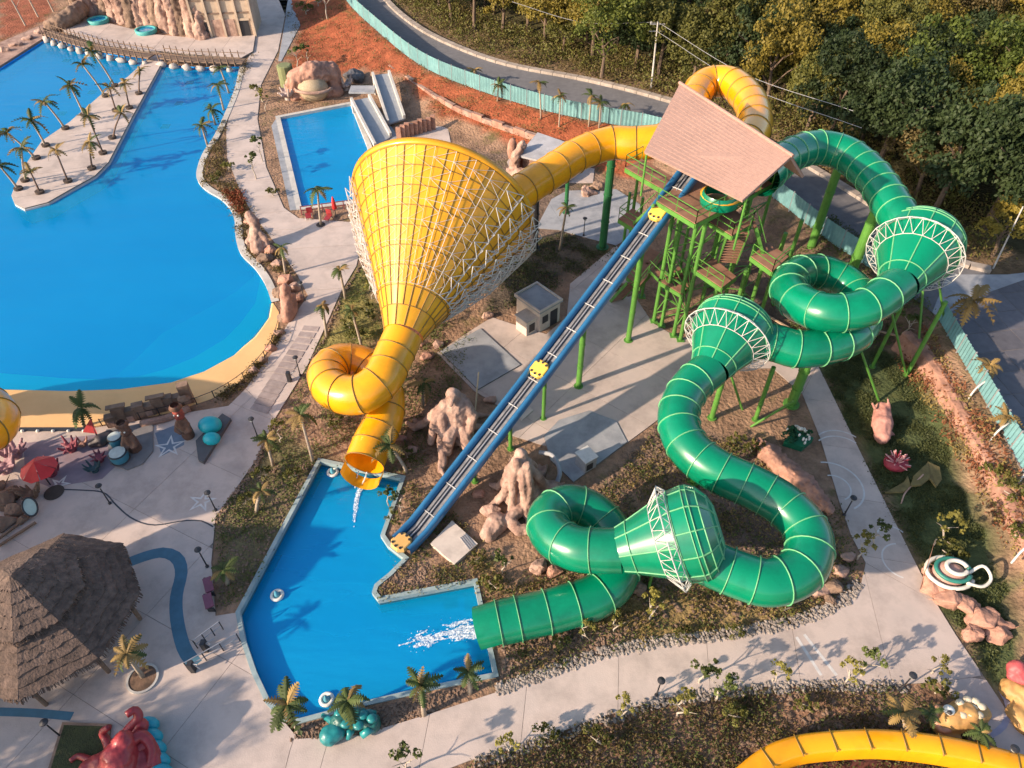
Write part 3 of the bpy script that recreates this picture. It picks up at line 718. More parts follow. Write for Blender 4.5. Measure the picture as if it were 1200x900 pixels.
tube_slide(Gs, PP([(893, 210, 13.2), (922, 184, 13.0), (955, 173, 12.8), (990, 180, 12.6), (1020, 204, 12.4), (1040, 232, 12.1), (1056, 258, 11.8)]) + [f1 + ax1 * 4.6 + Vector((-.6, 0, .4))], 1.32, 1.5, gm)
green_funnel(f1, ax1, 4.9, 2.75, 1.15)
tube_slide(Gs, [f1] + PP([(1024, 355, 9.7), (998, 365, 9.4), (965, 366, 9.1), (934, 353, 8.6), (924, 335, 8.2), (938, 320, 7.8), (966, 320, 7.3), (998, 337, 6.9), (1012, 366, 6.7), (1000, 392, 6.7), (970, 405, 6.8),
                   (935, 409, 6.9), (908, 402, 7.0)]) + [f2 + ax2 * 3.2 + Vector((.3, 0, 0))], 1.3, 1.6, gm)
green_funnel(f2, ax2, 4.2, 2.6, 1.0)
tube_slide(Gs, [f2] + PP([(808, 455, 6.35), (795, 488, 6.15), (806, 523, 6.0), (838, 550, 5.85), (880, 570, 5.7), (920, 594, 5.55), (948, 630, 5.4), (940, 666, 5.3), (905, 682, 5.2), (868, 674, 5.2)]) + [f3 + ax3 * 3.3 + Vector((0, -.3, -.8))], 1.3, 1.35, gm)
green_funnel(f3, ax3, 4.3, 2.5, 1.0)
tube_slide(Gs, [f3] + PP([(702, 645, 4.8), (672, 642, 4.5), (646, 625, 4.1), (645, 603, 3.7), (670, 592, 3.3), (702, 606, 2.8), (722, 638, 2.3), (724, 672, 1.9), (702, 697, 1.7), (660, 712, 1.55), (615, 723, 1.4), (584, 730, 1.3)]), 1.28, 1.6, gm)
# open run-out chute over the pool edge
ch = MB(); path = spline(PP([(588, 729, 1.25), (575, 733, 1.15), (560, 737, 1.0)]), .3); f_ = frames(path); n = 12; vs = []
for q in range(len(path)):
    _, a, b = f_[q]; vs += [path[q] + 1.26 * (math.cos(t) * a + math.sin(t) * b) for t in [math.pi + math.pi * j / n for j in range(n + 1)]]
ch.add(vs, [(q * (n + 1) + j, q * (n + 1) + j + 1, (q + 1) * (n + 1) + j + 1, (q + 1) * (n + 1) + j) for q in range(len(path) - 1) for j in range(n)])
ch.build("exit_chute", g_tube, Gs, smooth=True)
for (px, py, zt, r) in [(945, 305, 12.0, .38), (976, 372, 10.4, .4), (927, 474, 5.8, .36), (885, 492, 5.4, .16), (834, 490, 5.4, .2), (812, 565, 4.6, .25), (918, 655, 4.2, .2), (690, 625, 3.2, .2), (1062, 440, 7.4, .16), (1022, 430, 6.2, .14)]:
    b_ = P(px, py); column(Gs, b_, (b_.x, b_.y, zt), r, g_steel)
for (a, b) in [((1062, 440, 0), (1040, 345, 8.6)), ((1075, 420, 0), (1085, 300, 8.0)), ((1030, 470, 0), (1005, 400, 5.6)), ((870, 480, 0), (850, 420, 5.2)), ((1110, 400, 0), (1096, 300, 8.5)),
               ((790, 650, 0), (780, 640, 2.6)), ((835, 690, 0), (815, 650, 3.4)), ((880, 500, 0), (930, 470, 3.0)), ((760, 690, 0), (770, 650, 2.8))]:
    mb = MB(); mb.cyl(P(*a), P(*b), .09, n=8); mb.build("brace", g_steel, Gs)

# ------------------------------------------------------------------ blue raft slide
B = thing("blue_raft_slide", P(633, 470), "long straight blue raft slide descending from tower to pool", "water slide")
b0, b1 = P(808, 205, 12.7), P(470, 640, .35)
def bz(s): return .30 + 12.4 * max(0, (s - .045)) / .955 - .25 * math.sin(math.pi * max(0, min(1, s))) + (.12 if s > .03 else 0)
def bp_(s): return Vector((b1.x + (b0.x - b1.x) * s, b1.y + (b0.y - b1.y) * s, bz(s)))
bd = (b0 - b1); bd.z = 0; bd.normalize(); bs = Vector((bd.y, -bd.x, 0)); HW = .74
ST = [bp_(i / 60) for i in range(61)]
def blue_sec(i0, i1, prof, mi=0):
    m = MB(); vs = []
    for p in ST[i0:i1 + 1]: vs += [p + bs * x + Vector((0, 0, z)) for x, z in prof]
    k = len(prof); m.add(vs, [(q * k + j, q * k + j + 1, (q + 1) * k + j + 1, (q + 1) * k + j) for q in range(i1 - i0) for j in range(k - 1)], mi); return m
lane = M("grey_slide_lane", (.22, .215, .22), .55, (.14, .14, .15), scale=1.5, dirt=.4, dscale=1.5)
bed = M("dark_slide_bed", (.055, .06, .075), .6)
for i in range(0, 60, 5):
    for sgn in (-1, 1):
        rp = [(sgn * (HW - .27), .02), (sgn * (HW - .24), .36), (sgn * (HW - .10), .48), (sgn * (HW + .06), .45), (sgn * (HW + .13), .26), (sgn * (HW + .10), -.12)]
        blue_sec(i, i + 5, rp).build("side_rail", b_rail, B, smooth=True)
    blue_sec(i, i + 5, [(-HW + .25, .0), (HW - .25, .0)]).build("slide_bed", bed, B)
    for (x0, x1) in ((-.38, -.20), (.20, .38)): blue_sec(i, i + 5, [(x0 - .03, .01), (x0, .09), (x1, .09), (x1 + .03, .01)]).build("lane_strip", lane, B)
for i in range(1, 60, 4):
    p = ST[i]; mb = MB(); mb.bar(p - bs * (HW - .27) + Vector((0, 0, .13)), p + bs * (HW - .27) + Vector((0, 0, .13)), .05); mb.build("cross_bar", white_steel, B)
cab = MB(); cab.sweep([p + bs * .0 + Vector((0, 0, .11)) for p in ST], .05, 6); cab.build("hoist_cable", grey_steel, B)
for (px, py, s_) in [(680, 466, .60), (770, 372, .82)]:
    p = bp_(s_); b_ = P(px, py); column(B, (p.x, p.y, 0), p - Vector((0, 0, .15)), .22, g_steel)
for s_ in (.12, .22, .34, .46):
    p = bp_(s_); column(B, (p.x, p.y, 0), p - Vector((0, 0, .12)), .14, g_steel)
raft_m = M("yellow_raft", (.80, .52, .10), .5, (.72, .43, .06), scale=2)
def raft(s, label, rot=0, loc=None, mat=None, octa=False):
    p = loc or bp_(s); t = thing("raft", p, label, "raft", "yellow rafts on the blue slide")
    dz = (bp_(min(1, s + .02)) - bp_(max(0, s - .02))).normalized() if loc is None else bd
    up = bs.cross(dz); up = up if up.z > 0 else -up
    m3 = Matrix((bs, dz, up)).transposed(); c = p + up * .28
    W_, L_ = .60, .64; m = MB()
    poly = [(-W_, -L_ + .3), (-W_ + .3, -L_), (W_ - .3, -L_), (W_, -L_ + .3), (W_, L_ - .3), (W_ - .3, L_), (-W_ + .3, L_), (-W_, L_ - .3)]
    vs = [c + m3 @ Vector((x, y, z)) for z, k in ((-.16, .92), (0, 1.0), (.2, .95), (.24, .85)) for x, y in [(q[0] * k, q[1] * k) for q in poly]]
    m.add(vs, [(r * 8 + j, r * 8 + (j + 1) % 8, (r + 1) * 8 + (j + 1) % 8, (r + 1) * 8 + j) for r in range(3) for j in range(8)] + [tuple(24 + j for j in range(8)), tuple(range(7, -1, -1))])
    m.build("raft_body", mat or raft_m, t)
    for (x, y) in ((-.34, -.4), (.34, -.4), (-.34, .4), (.34, .4), (0, .48), (0, -.48)):
        h = MB(); h.cyl(c + m3 @ Vector((x, y, .2)), c + m3 @ Vector((x, y, .29)), .09, n=8); h.build("seat_well", dark_metal, t)
raft(.873, "yellow raft high on the blue slide beside the tower platforms")
raft(.442, "yellow raft halfway down the blue slide by the grey pad")
raft(0, "tan yellow raft at the pool end of the blue slide", loc=P(471, 639, .2), mat=M("tan_raft", (.70, .42, .14), .6, (.60, .34, .10), scale=2))

# ------------------------------------------------------------------ slide tower
T = thing("slide_tower", P(790, 390), "green steel slide tower with stairs and pink tiled roof", "tower")
roof_m = M("pink_roof_shingle", (.38, .235, .19), .85, (.31, .195, .16), scale=5, bump=.5, bscale=16, dirt=.15)
deck_m = M("rusty_deck", (.30, .16, .10), .8, (.21, .10, .06), scale=1.2, dirt=.35)
A_, B_, C_, D_ = P(797, 98, 17.8), P(928, 183, 17.8), P(755, 178, 16.0), P(870, 235, 16.0)
def roof_slope(A, B, C, D, name):
    nrm = (B - A).cross(C - A).normalized(); nrm = nrm if nrm.z > 0 else -nrm
    t = MB(); th = nrm * .16; vs = [A, B, D, C]; t.add([v for v in vs] + [v - th for v in vs], [(0, 1, 2, 3), (7, 6, 5, 4)] + [(i, i + 4, (i + 1) % 4 + 4, (i + 1) % 4) for i in range(4)])
    o = t.build(name, roof_m, T)
    rows = 20                                  # tile courses laid over the slope
    for k in range(rows):
        a0, a1 = k / rows, (k + 1) / rows
        p, q, r_, s_ = A.lerp(C, a0), B.lerp(D, a0), B.lerp(D, a1), A.lerp(C, a1); m = MB(); u = nrm
        m.add([p + u * .02, q + u * .02, r_ + u * .035, s_ + u * .035, s_ + u * .01, r_ + u * .01], [(0, 1, 2, 3), (3, 2, 5, 4)]); m.build("tile_course", roof_m, o)
roof_slope(A_, B_, C_, D_, "roof_slope")
rd_ = (B_ - A_).normalized(); sv = (C_ + D_) / 2 - (A_ + B_) / 2; sv -= rd_ * sv.dot(rd_); back = Vector((-sv.x * .33, -sv.y * .33, sv.z))
roof_slope(A_, B_, A_ + back, B_ + back, "roof_slope")
rg = MB(); rg.cyl(A_ - rd_ * .1 + Vector((0, 0, .05)), B_ + rd_ * .1 + Vector((0, 0, .05)), .12, n=8); rg.build("ridge_cap", roof_m, T)
def deck(px, z, th=.35, rail=True, name="platform"):
    poly = [P(a, b, z) for a, b in px]; m = MB(); m.prism([(p.x, p.y) for p in poly], z - .06, z); o = m.build(name, deck_m, T)
    m = MB(); n = len(poly)
    for i in range(n): m.bar(poly[i] - Vector((0, 0, .24)), poly[(i + 1) % n] - Vector((0, 0, .24)), .12, .34)
    m.build("edge_beam", g_steel, o)
    if rail:
        m = MB()
        for i in range(n):
            a, b = poly[i], poly[(i + 1) % n]; k = max(1, int((b - a).length / 1.3))
            if rail is not True and i not in rail: continue
            for h in (1.05, .55): m.bar(a + Vector((0, 0, h)), b + Vector((0, 0, h)), .05)
            for j in range(k + 1):
                p = a.lerp(b, j / k); m.bar(p, p + Vector((0, 0, 1.05)), .05)
        m.build("railing", g_steel, o)
    return poly
top = deck([(770, 235), (815, 262), (905, 215), (850, 178)], 12.2, rail=[0, 1])
pl_l = deck([(733, 196), (778, 222), (792, 209), (752, 186)], 12.0, rail=[0, 3])
pl_r = deck([(806, 243), (858, 276), (881, 262), (832, 222)], 10.8)
ld = deck([(811, 313), (846, 337), (863, 324), (831, 298)], 7.2, rail=[0])
ld2 = deck([(735, 324), (749, 336), (779, 300), (762, 290)], 3.6, rail=[0, 1])
md = deck([(725, 256), (748, 270), (757, 253), (741, 244)], 7.4, rail=[0, 3])
ld3 = deck([(775, 330), (800, 345), (815, 325), (795, 312)], 4.6, rail=False)
ld4 = deck([(880, 300), (905, 318), (925, 300), (900, 285)], 8.6, rail=[0, 1])
def stair(p, q, w, n, name="stairs"):
    p, q = Vector(p), Vector(q); d = (q - p); dh = d.copy(); dh.z = 0; dh.normalize(); s_ = Vector((-dh.y, dh.x, 0)) * w / 2; m = MB()
    for sg in (-1, 1): m.bar(p + s_ * sg, q + s_ * sg, .08, .25); m.bar(p + s_ * sg + Vector((0, 0, 1)), q + s_ * sg + Vector((0, 0, 1)), .05)
    o = m.build(name, g_steel, T)
    for i in range(n):
        c = p.lerp(q, (i + .5) / n); t = MB(); t.box(c, (w, abs(d.length / n) * .7, .05), rz=math.atan2(s_.y, s_.x)); t.build("tread", deck_m, o)
stair(P(866, 271, 10.8), P(852, 308, 7.2), 1.4, 12)
stair(P(818, 310, 7.2), P(795, 322, 4.6), 1.2, 9); stair(P(780, 328, 4.6), P(768, 316, 3.6), 1.2, 5); stair(P(742, 330, 3.6), P(722, 352, 0), 1.2, 12)
stair(P(884, 262, 10.8), P(892, 292, 8.6), 1.2, 8); stair(P(775, 240, 12.0), P(750, 262, 7.4), 1.1, 14)
for (px, py, zt) in [(766, 377, 12), (775, 382, 12), (789, 394, 12), (797, 399, 12), (818, 372, 12), (846, 362, 12), (870, 345, 12.), (830, 335, 12), (795, 325, 12), (852, 330, 12), (780, 340, 12), (752, 348, 3.6), (741, 338, 3.6), (735, 300, 11.7), (728, 306, 7.2),
                     (742, 312, 7.2), (826, 395, 7.0), (852, 398, 7.0), (872, 384, 7.0), (890, 372, 8.5), (908, 356, 8.5)]:
    b_ = P(px, py); m = MB(); m.cyl(b_, (b_.x, b_.y, zt), .13 if py < 350 else .16, n=10); m.box(b_ + Vector((0, 0, .06)), (.6, .6, .12)); m.build("leg", g_steel, T)
for (a, b, za, zb) in [((766, 377), (775, 382), 0, 0), ((789, 394), (797, 399), 0, 0), ((766, 377), (789, 394), 0, 0), ((775, 382), (797, 399), 0, 0), ((797, 399), (846, 362), 0, 0), ((818, 372), (870, 345), 0, 0), ((826, 395), (852, 398), 0, 0), ((852, 398), (872, 384), 0, 0)]:
    p, q = P(*a), P(*b)
    for k in range(5):
        m = MB(); z0, z1 = 1 + 2.1 * k, 3.1 + 2.1 * k
        if k % 2: p, q = q, p
        if py < 300 and False: continue
        zz = 6.6 if a[0] > 820 else 11.5
        if z1 > zz: break
        m.bar((p.x, p.y, z0), (q.x, q.y, z1), .07); m.bar((p.x, p.y, z1), (q.x, q.y, z1), .06); m.build("brace", g_steel, T)
hs = MB(); c = P(842, 238, 12.3)
hs.lathe([(1.35, 0), (1.4, .5), (1.2, .9)], 18, c); hs.build("start_tub", g_tube, T, smooth=True)
hs = MB(); hs.lathe([(1.38, .5), (1.5, .6), (1.15, .75)], 18, c + Vector((.1, .1, .02))); hs.build("start_rim", y_panel, T, smooth=True)
for a, b in [(A_, C_), (B_, D_)]:
    for p in (a.lerp(b, .9),):
        m = MB(); m.cyl((p.x, p.y, 12.2), (p.x, p.y, p.z - .2), .08, n=8); m.build("roof_post", g_steel, T)
# ================================================================== VEGETATION
rs = np.random.RandomState(11)
def leaves_mesh(name, centres, normals, size, mat, rs, squash=.6, jitter=.7):
    n = len(centres); nr = normals + rs.normal(0, jitter, (n, 3)); nr /= np.linalg.norm(nr, axis=1)[:, None]
    h = rs.normal(0, 1, (n, 3)); a = np.cross(nr, h); a /= np.linalg.norm(a, axis=1)[:, None]; b = np.cross(nr, a)
    sz = (size * rs.uniform(.6, 1.35, n))[:, None]
    v = np.stack([centres - a * sz, centres - b * sz * squash, centres + a * sz, centres + b * sz * squash], 1).reshape(-1, 3)
    me = bpy.data.meshes.new(name); me.vertices.add(4 * n); me.vertices.foreach_set("co", v.ravel())
    me.loops.add(4 * n); me.loops.foreach_set("vertex_index", np.arange(4 * n)); me.polygons.add(n)
    me.polygons.foreach_set("loop_start", np.arange(0, 4 * n, 4)); me.polygons.foreach_set("loop_total", np.full(n, 4))
    me.materials.append(mat); me.update(calc_edges=True); return me
def crown_mesh(seed, rx, rz, nclump, nleaf, size, mat, name="crown", cz=0.0):
    r = np.random.RandomState(seed); C = []; Nn = []
    for k in range(nclump):
        d = r.normal(0, 1, 3); d[2] = abs(d[2]) * .9 - .25; d /= np.linalg.norm(d); q = r.uniform(.4, 1.12)
        c = d * q * np.array([rx, rx, rz]); cr = r.uniform(.15, .42) * rx
        m = nleaf // nclump; dd = r.normal(0, 1, (m, 3)); dd[:, 2] = np.abs(dd[:, 2]) * 1.0 - .35; dd /= np.linalg.norm(dd, axis=1)[:, None]
        C.append(c + dd * cr * (r.uniform(.55, 1.05, (m, 1)))); Nn.append(dd)
    C = np.vstack(C); Nn = np.vstack(Nn); C[:, 2] += cz
    return leaves_mesh(name, C, Nn, size, mat, r)
def trunk_mb(h, r, seed, limbs=4, spread=.5):
    rr = random.Random(seed); mb = MB(); pts = [Vector((0, 0, -.3))]
    for k in range(1, 5): pts.append(Vector((rr.uniform(-.08, .08) * k, rr.uniform(-.08, .08) * k, h * k / 4)))
    mb.sweep(pts, [r * 1.3, r, r * .85, r * .7, r * .5], 7)
    for k in range(limbs):
        a = 2 * math.pi * k / limbs + rr.random(); b = pts[2 + k % 2]; L = h * spread
        mb.sweep([b, b + Vector((math.cos(a) * L * .5, math.sin(a) * L * .5, L * .5)), b + Vector((math.cos(a) * L, math.sin(a) * L, L * .8))], [r * .5, r * .35, r * .15], 5)
    return mb
bark = M("bark", (.16, .11, .075), .9, (.08, .055, .04), scale=4)
pale_bark = M("pale_bark", (.44, .38, .31), .9, (.30, .25, .20), scale=4)
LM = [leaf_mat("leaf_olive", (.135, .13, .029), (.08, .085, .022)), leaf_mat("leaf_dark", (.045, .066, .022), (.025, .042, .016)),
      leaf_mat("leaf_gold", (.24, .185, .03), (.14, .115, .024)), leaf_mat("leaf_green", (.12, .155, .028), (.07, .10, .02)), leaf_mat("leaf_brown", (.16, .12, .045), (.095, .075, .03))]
kinds = ["olive-green bushy tree in the hillside forest", "shade-toned dark green tree in the hillside forest", "golden-olive tree in the hillside forest", "fresh green leafy tree in the hillside forest", "brownish dry tree in the hillside forest"]
protos = []
for k in range(5):
    V_ = []
    for v in range(2):
        t = thing("forest_tree", (0, 0, 0), kinds[k], "tree", "forest trees beyond the road: " + ["olive", "dark", "golden", "green", "brown"][k])
        trunk_mb(5.0, .2, k * 3 + v).build("trunk", bark, t, local=True)
        put(crown_mesh(40 + k * 3 + v, 3.1, 3.6 if v else 4.2, 40, 6800, .14, LM[k], cz=4.3), "crown", t, True); V_.append(t)
    protos.append(V_)
used_p = set(); placed = []
def plant(k, v, x, y, z, sc, rz, szf=1.0):
    t = protos[k][v]
    if (k, v) in used_p: t = copy_tree(t)
    used_p.add((k, v)); t.location = (x, y, z); t.scale = (sc, sc, sc * szf); t.rotation_euler = (0, 0, rz); return t
rr = random.Random(5)
# trees kept clear of road; positions sampled in the plan, denser close to the road edge that the picture shows
cand = []
for _ in range(9000):
    x = rr.uniform(-22, 88); y = rr.uniform(40, 150); cand.append((x, y))
cx = np.array([c[0] for c in cand]); cy = np.array([c[1] for c in cand])
d2, s2, p2 = seg_dist(cx, cy, ROADFAR_p); zt = terrain(cx, cy)
endp = ROADFAR_p[-1]
for i, (x, y) in enumerate(cand):
    if s2[i] <= 0 or len(placed) > 292: continue
    lim = 3.6 if x > 25 else 4.5
    if d2[i] < lim: continue
    if x > endp.x - 2 and y < endp.y + 5: continue
    # is it seen? (crown between the frame's borders)
    dep = y * _c + (CAMH - zt[i] - 6) * _s; u = 600 + FPX * x / dep; vv = 450 - FPX * ((y * _s) - (CAMH - zt[i] - 6) * _c) / dep
    if not (-60 < u < 1290 and -70 < vv < 420): continue
    q = 1.0
    if any((x - a) ** 2 + (y - b) ** 2 < (2.85 * qq) ** 2 for a, b, qq in placed): continue
    q = rr.uniform(.8, 1.4); placed.append((x, y, q))
    g = mnoise.noise(Vector((x * .05, y * .05, 2.2)))
    w = [1.0, .9 + (2.0 if (u > 960 and vv > 110) else 0) , 1.5 if u > 850 and vv < 150 else .4, 1.0 if u < 800 else .4, (.9 if u < 700 else .35)]  # dark-leaved trees favoured lower right: forest shade put into the leaf colour
    k = rr.choices(range(5), w)[0]
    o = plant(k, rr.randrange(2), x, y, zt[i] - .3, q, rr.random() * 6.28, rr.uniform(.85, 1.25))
    near_road = d2[i] < 13
    if u < 640: wh = "above the bend of the fenced road" if near_road else "behind the trees above the road bend"
    elif u < 790: wh = "near the utility pole" if near_road else "behind the utility pole"
    elif u < 910: wh = "just behind the yellow loop" if near_road else "on the slope beyond the yellow loop"
    elif u < 1050: wh = "along the bank past the first green bend" if near_road else "high above the first green bend"
    else: wh = "at the forest foot past the upper green funnel" if near_road else "high on the slope past the upper green funnel"
    size = "large" if q > 1.15 else "small" if q < .9 else "mid-sized"
    o["label"] = size + " " + ["olive-green bushy", "shade-toned dark green", "golden-olive", "fresh green leafy", "dry brownish"][k] + " tree " + wh
for k in range(5):
    for v in range(2):
        if (k, v) not in used_p: plant(k, v, 30 + 6 * k, 112 + v, hz(30 + 6 * k, 112 + v), 1, 0)

# undergrowth on the far bank of the road and loose weeds in the beds (nobody could count it)
def scatter(name, label, polys, n, size, mat, seed, hmax=.5, z=None, cat="undergrowth", tuft=6, flat=.5, avoid=()):
    r = np.random.RandomState(seed); C = []; Nn = []
    per = n // len(polys)
    for poly in polys:
        xs = np.array([p.x for p in poly]); ys = np.array([p.y for p in poly]); got = 0
        while got < per:
            X = r.uniform(xs.min(), xs.max(), 400); Yv = r.uniform(ys.min(), ys.max(), 400); ok = in_poly(X, Yv, poly)
            for av in avoid: ok &= ~in_poly(X, Yv, av)
            X, Yv = X[ok], Yv[ok]
            if len(X) == 0: break
            nz = np.array([mnoise.noise(Vector((a * .5, b * .5, seed))) for a, b in zip(X, Yv)]); ok = nz > -.12; X, Yv = X[ok], Yv[ok]
            Z = terrain(X, Yv)
            for a, b, c in zip(X, Yv, Z):
                for _ in range(tuft):
                    h = r.uniform(0.03, hmax); C.append((a + r.normal(0, .14 + hmax * .3), b + r.normal(0, .14 + hmax * .3), c + h)); Nn.append((r.normal(), r.normal(), flat))
            got += len(X)
    me = leaves_mesh(name, np.array(C), np.array(Nn), size, mat, r, squash=.45, jitter=.3)
    return tag(put(me, name), label, cat, kind="stuff")
pxp = lambda l, z=0: [P(a, b, z) for a, b in l]
bankpoly = [p.lerp(p, 0) for p in resample(ROADFAR_p, 30)]
bk = []
for i in range(len(bankpoly) - 1):
    d = (bankpoly[i + 1] - bankpoly[i]).normalized(); bk.append(Vector((-d.y, d.x, 0)))
bk.append(bk[-1])
strip = [p + q * 1.2 for p, q in zip(bankpoly, bk)] + [p + q * 8.5 for p, q in zip(bankpoly, bk)][::-1]
scatter("undergrowth", "dry brown undergrowth between the road and the forest", [strip], 3400, .16, LM[4], 21, 1.2)
scatter("undergrowth", "low green undergrowth at the foot of the forest", [strip], 2600, .17, LM[0], 22, 1.6)
grass_m = leaf_mat("dry_grass", (.29, .22, .08), (.18, .14, .05)); green_m = leaf_mat("bed_green", (.12, .145, .04), (.075, .10, .028)); dark_weed = leaf_mat("dark_weed", (.085, .10, .035), (.05, .06, .022))
BED_C = pxp([(474, 562), (520, 585), (600, 690), (700, 580), (770, 505), (880, 520), (985, 600), (1008, 680), (930, 727), (760, 752), (640, 785), (584, 800), (560, 680), (445, 702), (440, 690), (480, 655)])
BED_W = pxp([(255, 606), (300, 545), (360, 432), (384, 382), (420, 314), (470, 330), (560, 400), (500, 540), (472, 558), (376, 538), (300, 685), (256, 718)])
BED_S = pxp([(560, 897), (700, 848), (880, 810), (1040, 808), (1130, 845), (1150, 960), (480, 960)])
BED_E = pxp([(962, 430), (1010, 402), (1062, 425), (1165, 640), (1195, 720), (1160, 800), (1030, 575)])
BED_N = pxp([(570, 370), (600, 290), (660, 275), (730, 290), (640, 345)])
BED_X = pxp([(930, 395), (900, 330), (960, 270), (1060, 340), (1085, 400), (1000, 410)])
scatter("ground_cover", "low dry grass in the bed round the green slide", [BED_C], 2600, .085, grass_m, 31, .22, cat="ground cover")
scatter("ground_cover", "low green weeds in the bed round the green slide", [BED_C], 1700, .09, green_m, 32, .25, cat="ground cover")
scatter("ground_cover", "green weeds in the bed beside the landing pool", [BED_W], 2200, .085, green_m, 33, .25, cat="ground cover", avoid=[LAND_p])
scatter("ground_cover", "dry brown weeds in the verge below the south walkway", [BED_S], 2200, .085, LM[4], 34, .4, cat="ground cover")
scatter("ground_cover", "olive weeds in the verge below the south walkway", [BED_S], 1300, .085, green_m, 35, .4, cat="ground cover")
scatter("lawn_grass", "dark green lawn beside the pink rock wall", [BED_E], 3600, .08, dark_weed, 36, .12, cat="grass")
scatter("ground_cover", "dark weeds in the bed behind the blue slide", [BED_N], 800, .09, dark_weed, 37, .25, cat="ground cover")
scatter("ground_cover", "mixed weeds under the upper green funnel", [BED_X], 1300, .10, green_m, 38, .4, cat="ground cover")
redp = pxp([(330, 0), (405, 0), (470, 70), (640, 138), (760, 160), (690, 185), (520, 135), (430, 80), (350, 70)], 1)
scatter("ground_cover", "sparse twigs on the red soil bank below the fence", [redp], 700, .11, LM[4], 39, .4, cat="ground cover")

# palms ---------------------------------------------------------------
palm_green = leaf_mat("palm_green", (.075, .105, .028), (.045, .065, .02), .2, .3); palm_dry = leaf_mat("palm_dry", (.30, .20, .07), (.18, .12, .045), .2, .3)
def frond_mesh(L, droop, mat, seed):
    rq = random.Random(seed); mb = MB(); n = 9; pts = []
    for i in range(n + 1):
        s = i / n; pts.append(Vector((L * s * (1 - .15 * droop * s), 0, L * (.45 * s - droop * s * s))))
    for i in range(n):
        a, b = pts[i], pts[i + 1]; w = .035 * (1 - i / n) + .008
        mb.add([a + Vector((0, -w, 0)), b + Vector((0, -w, 0)), b + Vector((0, w, 0)), a + Vector((0, w, 0))], [(0, 1, 2, 3)])
        if i:
            for sg in (-1, 1):
                ll = L * .30 * math.sin(math.pi * min(1, (i + 1.2) / (n + 1))) ** .7; d = Vector((.45, sg, -.35 - rq.random() * .3)).normalized(); q = Vector((.075 * L / 1.6, 0, 0))
                mb.add([a - q, a + d * ll, a + q + (b - a) * .6], [(0, 1, 2)])
    return mb.mesh("frond", mat)
FR = {m: [frond_mesh(1.0, .5 + .25 * k, [palm_green, palm_dry][m], k) for k in range(4)] for m in (0, 1)}
palm_trunk = M("palm_trunk", (.40, .33, .26), .9, (.24, .19, .14), scale=3, stretch=(1, 1, 5))
dark_trunk = M("dark_palm_trunk", (.17, .11, .08), .9, (.10, .065, .05), scale=3, stretch=(1, 1, 5))
ring_m = M("tree_pit_soil", (.07, .05, .04), .95)
def palm(px, py, tx, ty, label, group=None, dry=0, nf=11, fl=1.5, r=.12, z0=0.0, trunk=None, pit=True, seed=None, name="palm_tree", up=0):
    """base pixel, crown pixel; the lean of the trunk across the picture is kept, its height from an upright trunk"""
    b = P(px, py, z0); h = max(1.2, PV(tx, ty, y=b.y + .01) - z0); h = min(h, 9)
    c = P(tx, ty, z0 + h); rq = random.Random(seed if seed is not None else px * 31 + py)
    t = thing(name, b, label, "palm", group); mb = MB()
    mid = b.lerp(c, .5) + Vector(((b.x - c.x) * .06, 0, 0)); mb.sweep([b - Vector((0, 0, .15)), b.lerp(mid, .5), mid, mid.lerp(c, .5), c], [r * 1.25, r, r * .9, r * .85, r * .75], 8)
    mb.build("trunk", trunk or palm_trunk, t, smooth=True)
    if pit:
        mb = MB(); mb.cyl(b, b + Vector((0, 0, .26 if z0 > .1 else .10)), .45, n=14); mb.build("tree_pit", ring_m, t)
    for k in range(nf):
        me = FR[1 if rq.random() < dry else 0][rq.randrange(4)]; o = bpy.data.objects.new("frond", me); COL.objects.link(o); o.parent = t
        s = fl * rq.uniform(.75, 1.2); o.location = c - b; o.scale = (s, s, s); o.rotation_euler = (rq.uniform(-.2, .2), rq.uniform(-.75 - up, .55 - up * .6), 2 * math.pi * k / nf + rq.uniform(-.25, .25))
gp = "tall pale-trunked palms leaning over the wave pool pier"
for (a, b, c, d) in [(124, 113, 97, 76), (135, 101, 108, 60), (99, 135, 82, 100), (77, 151, 52, 119), (54, 171, 37, 142), (43, 186, 9, 156), (30, 212, 25, 174), (22, 222, 0, 195)]:
    palm(a, b, c, d, "tall pale-trunked palm leaning over the pier edge", gp, dry=.25, nf=10, fl=1.6, z0=.22, up=.3)
gq = "short brown palms standing on the pier paving"
for (a, b, c, d) in [(163, 110, 164, 84), (152, 127, 146, 98), (136, 130, 128, 103), (132, 162, 142, 132), (121, 180, 103, 136), (108, 198, 105, 166), (80, 213, 65, 176), (47, 226, 36, 202)]:
    palm(a, b, c, d, "short dark-trunked brown palm on the pier paving", gq, dry=.75, nf=9, fl=1.35, z0=.22, trunk=dark_trunk, r=.10, up=.2)
for (a, b, c, d) in [(268, 108, 258, 80), (262, 128, 255, 100), (252, 145, 248, 128), (243, 170, 236, 147)]:
    palm(a, b, c, d, "young palm on the planted wave pool edge by the walkway", "palms on the planted wave pool edge", dry=.2, nf=9, fl=1.4, pit=False)
palm(376, 264, 372, 222, "young palm in round pit by the small pool loungers", None, dry=.1, nf=9, fl=1.5)
palm(168, 794, 148, 766, "small yellowish palm in the round planter beside the thatched hut", None, dry=.6, nf=12, fl=1.1, pit=False)
palm(350, 858, 336, 826, "palm with drooping brown fronds at the corner of the landing pool", None, dry=.6, nf=14, fl=1.3, pit=False)
palm(412, 852, 407, 822, "green palm growing out of the teal turtle sculpture", None, dry=.2, nf=14, fl=1.25, pit=False)
palm(497, 838, 493, 804, "upright green palm on the landing pool's lower edge", None, dry=.15, nf=11, fl=1.05, pit=False, up=.35)
palm(551, 812, 549, 787, "small dark green palm near the green chute pool corner", None, dry=.1, nf=10, fl=.9, pit=False)
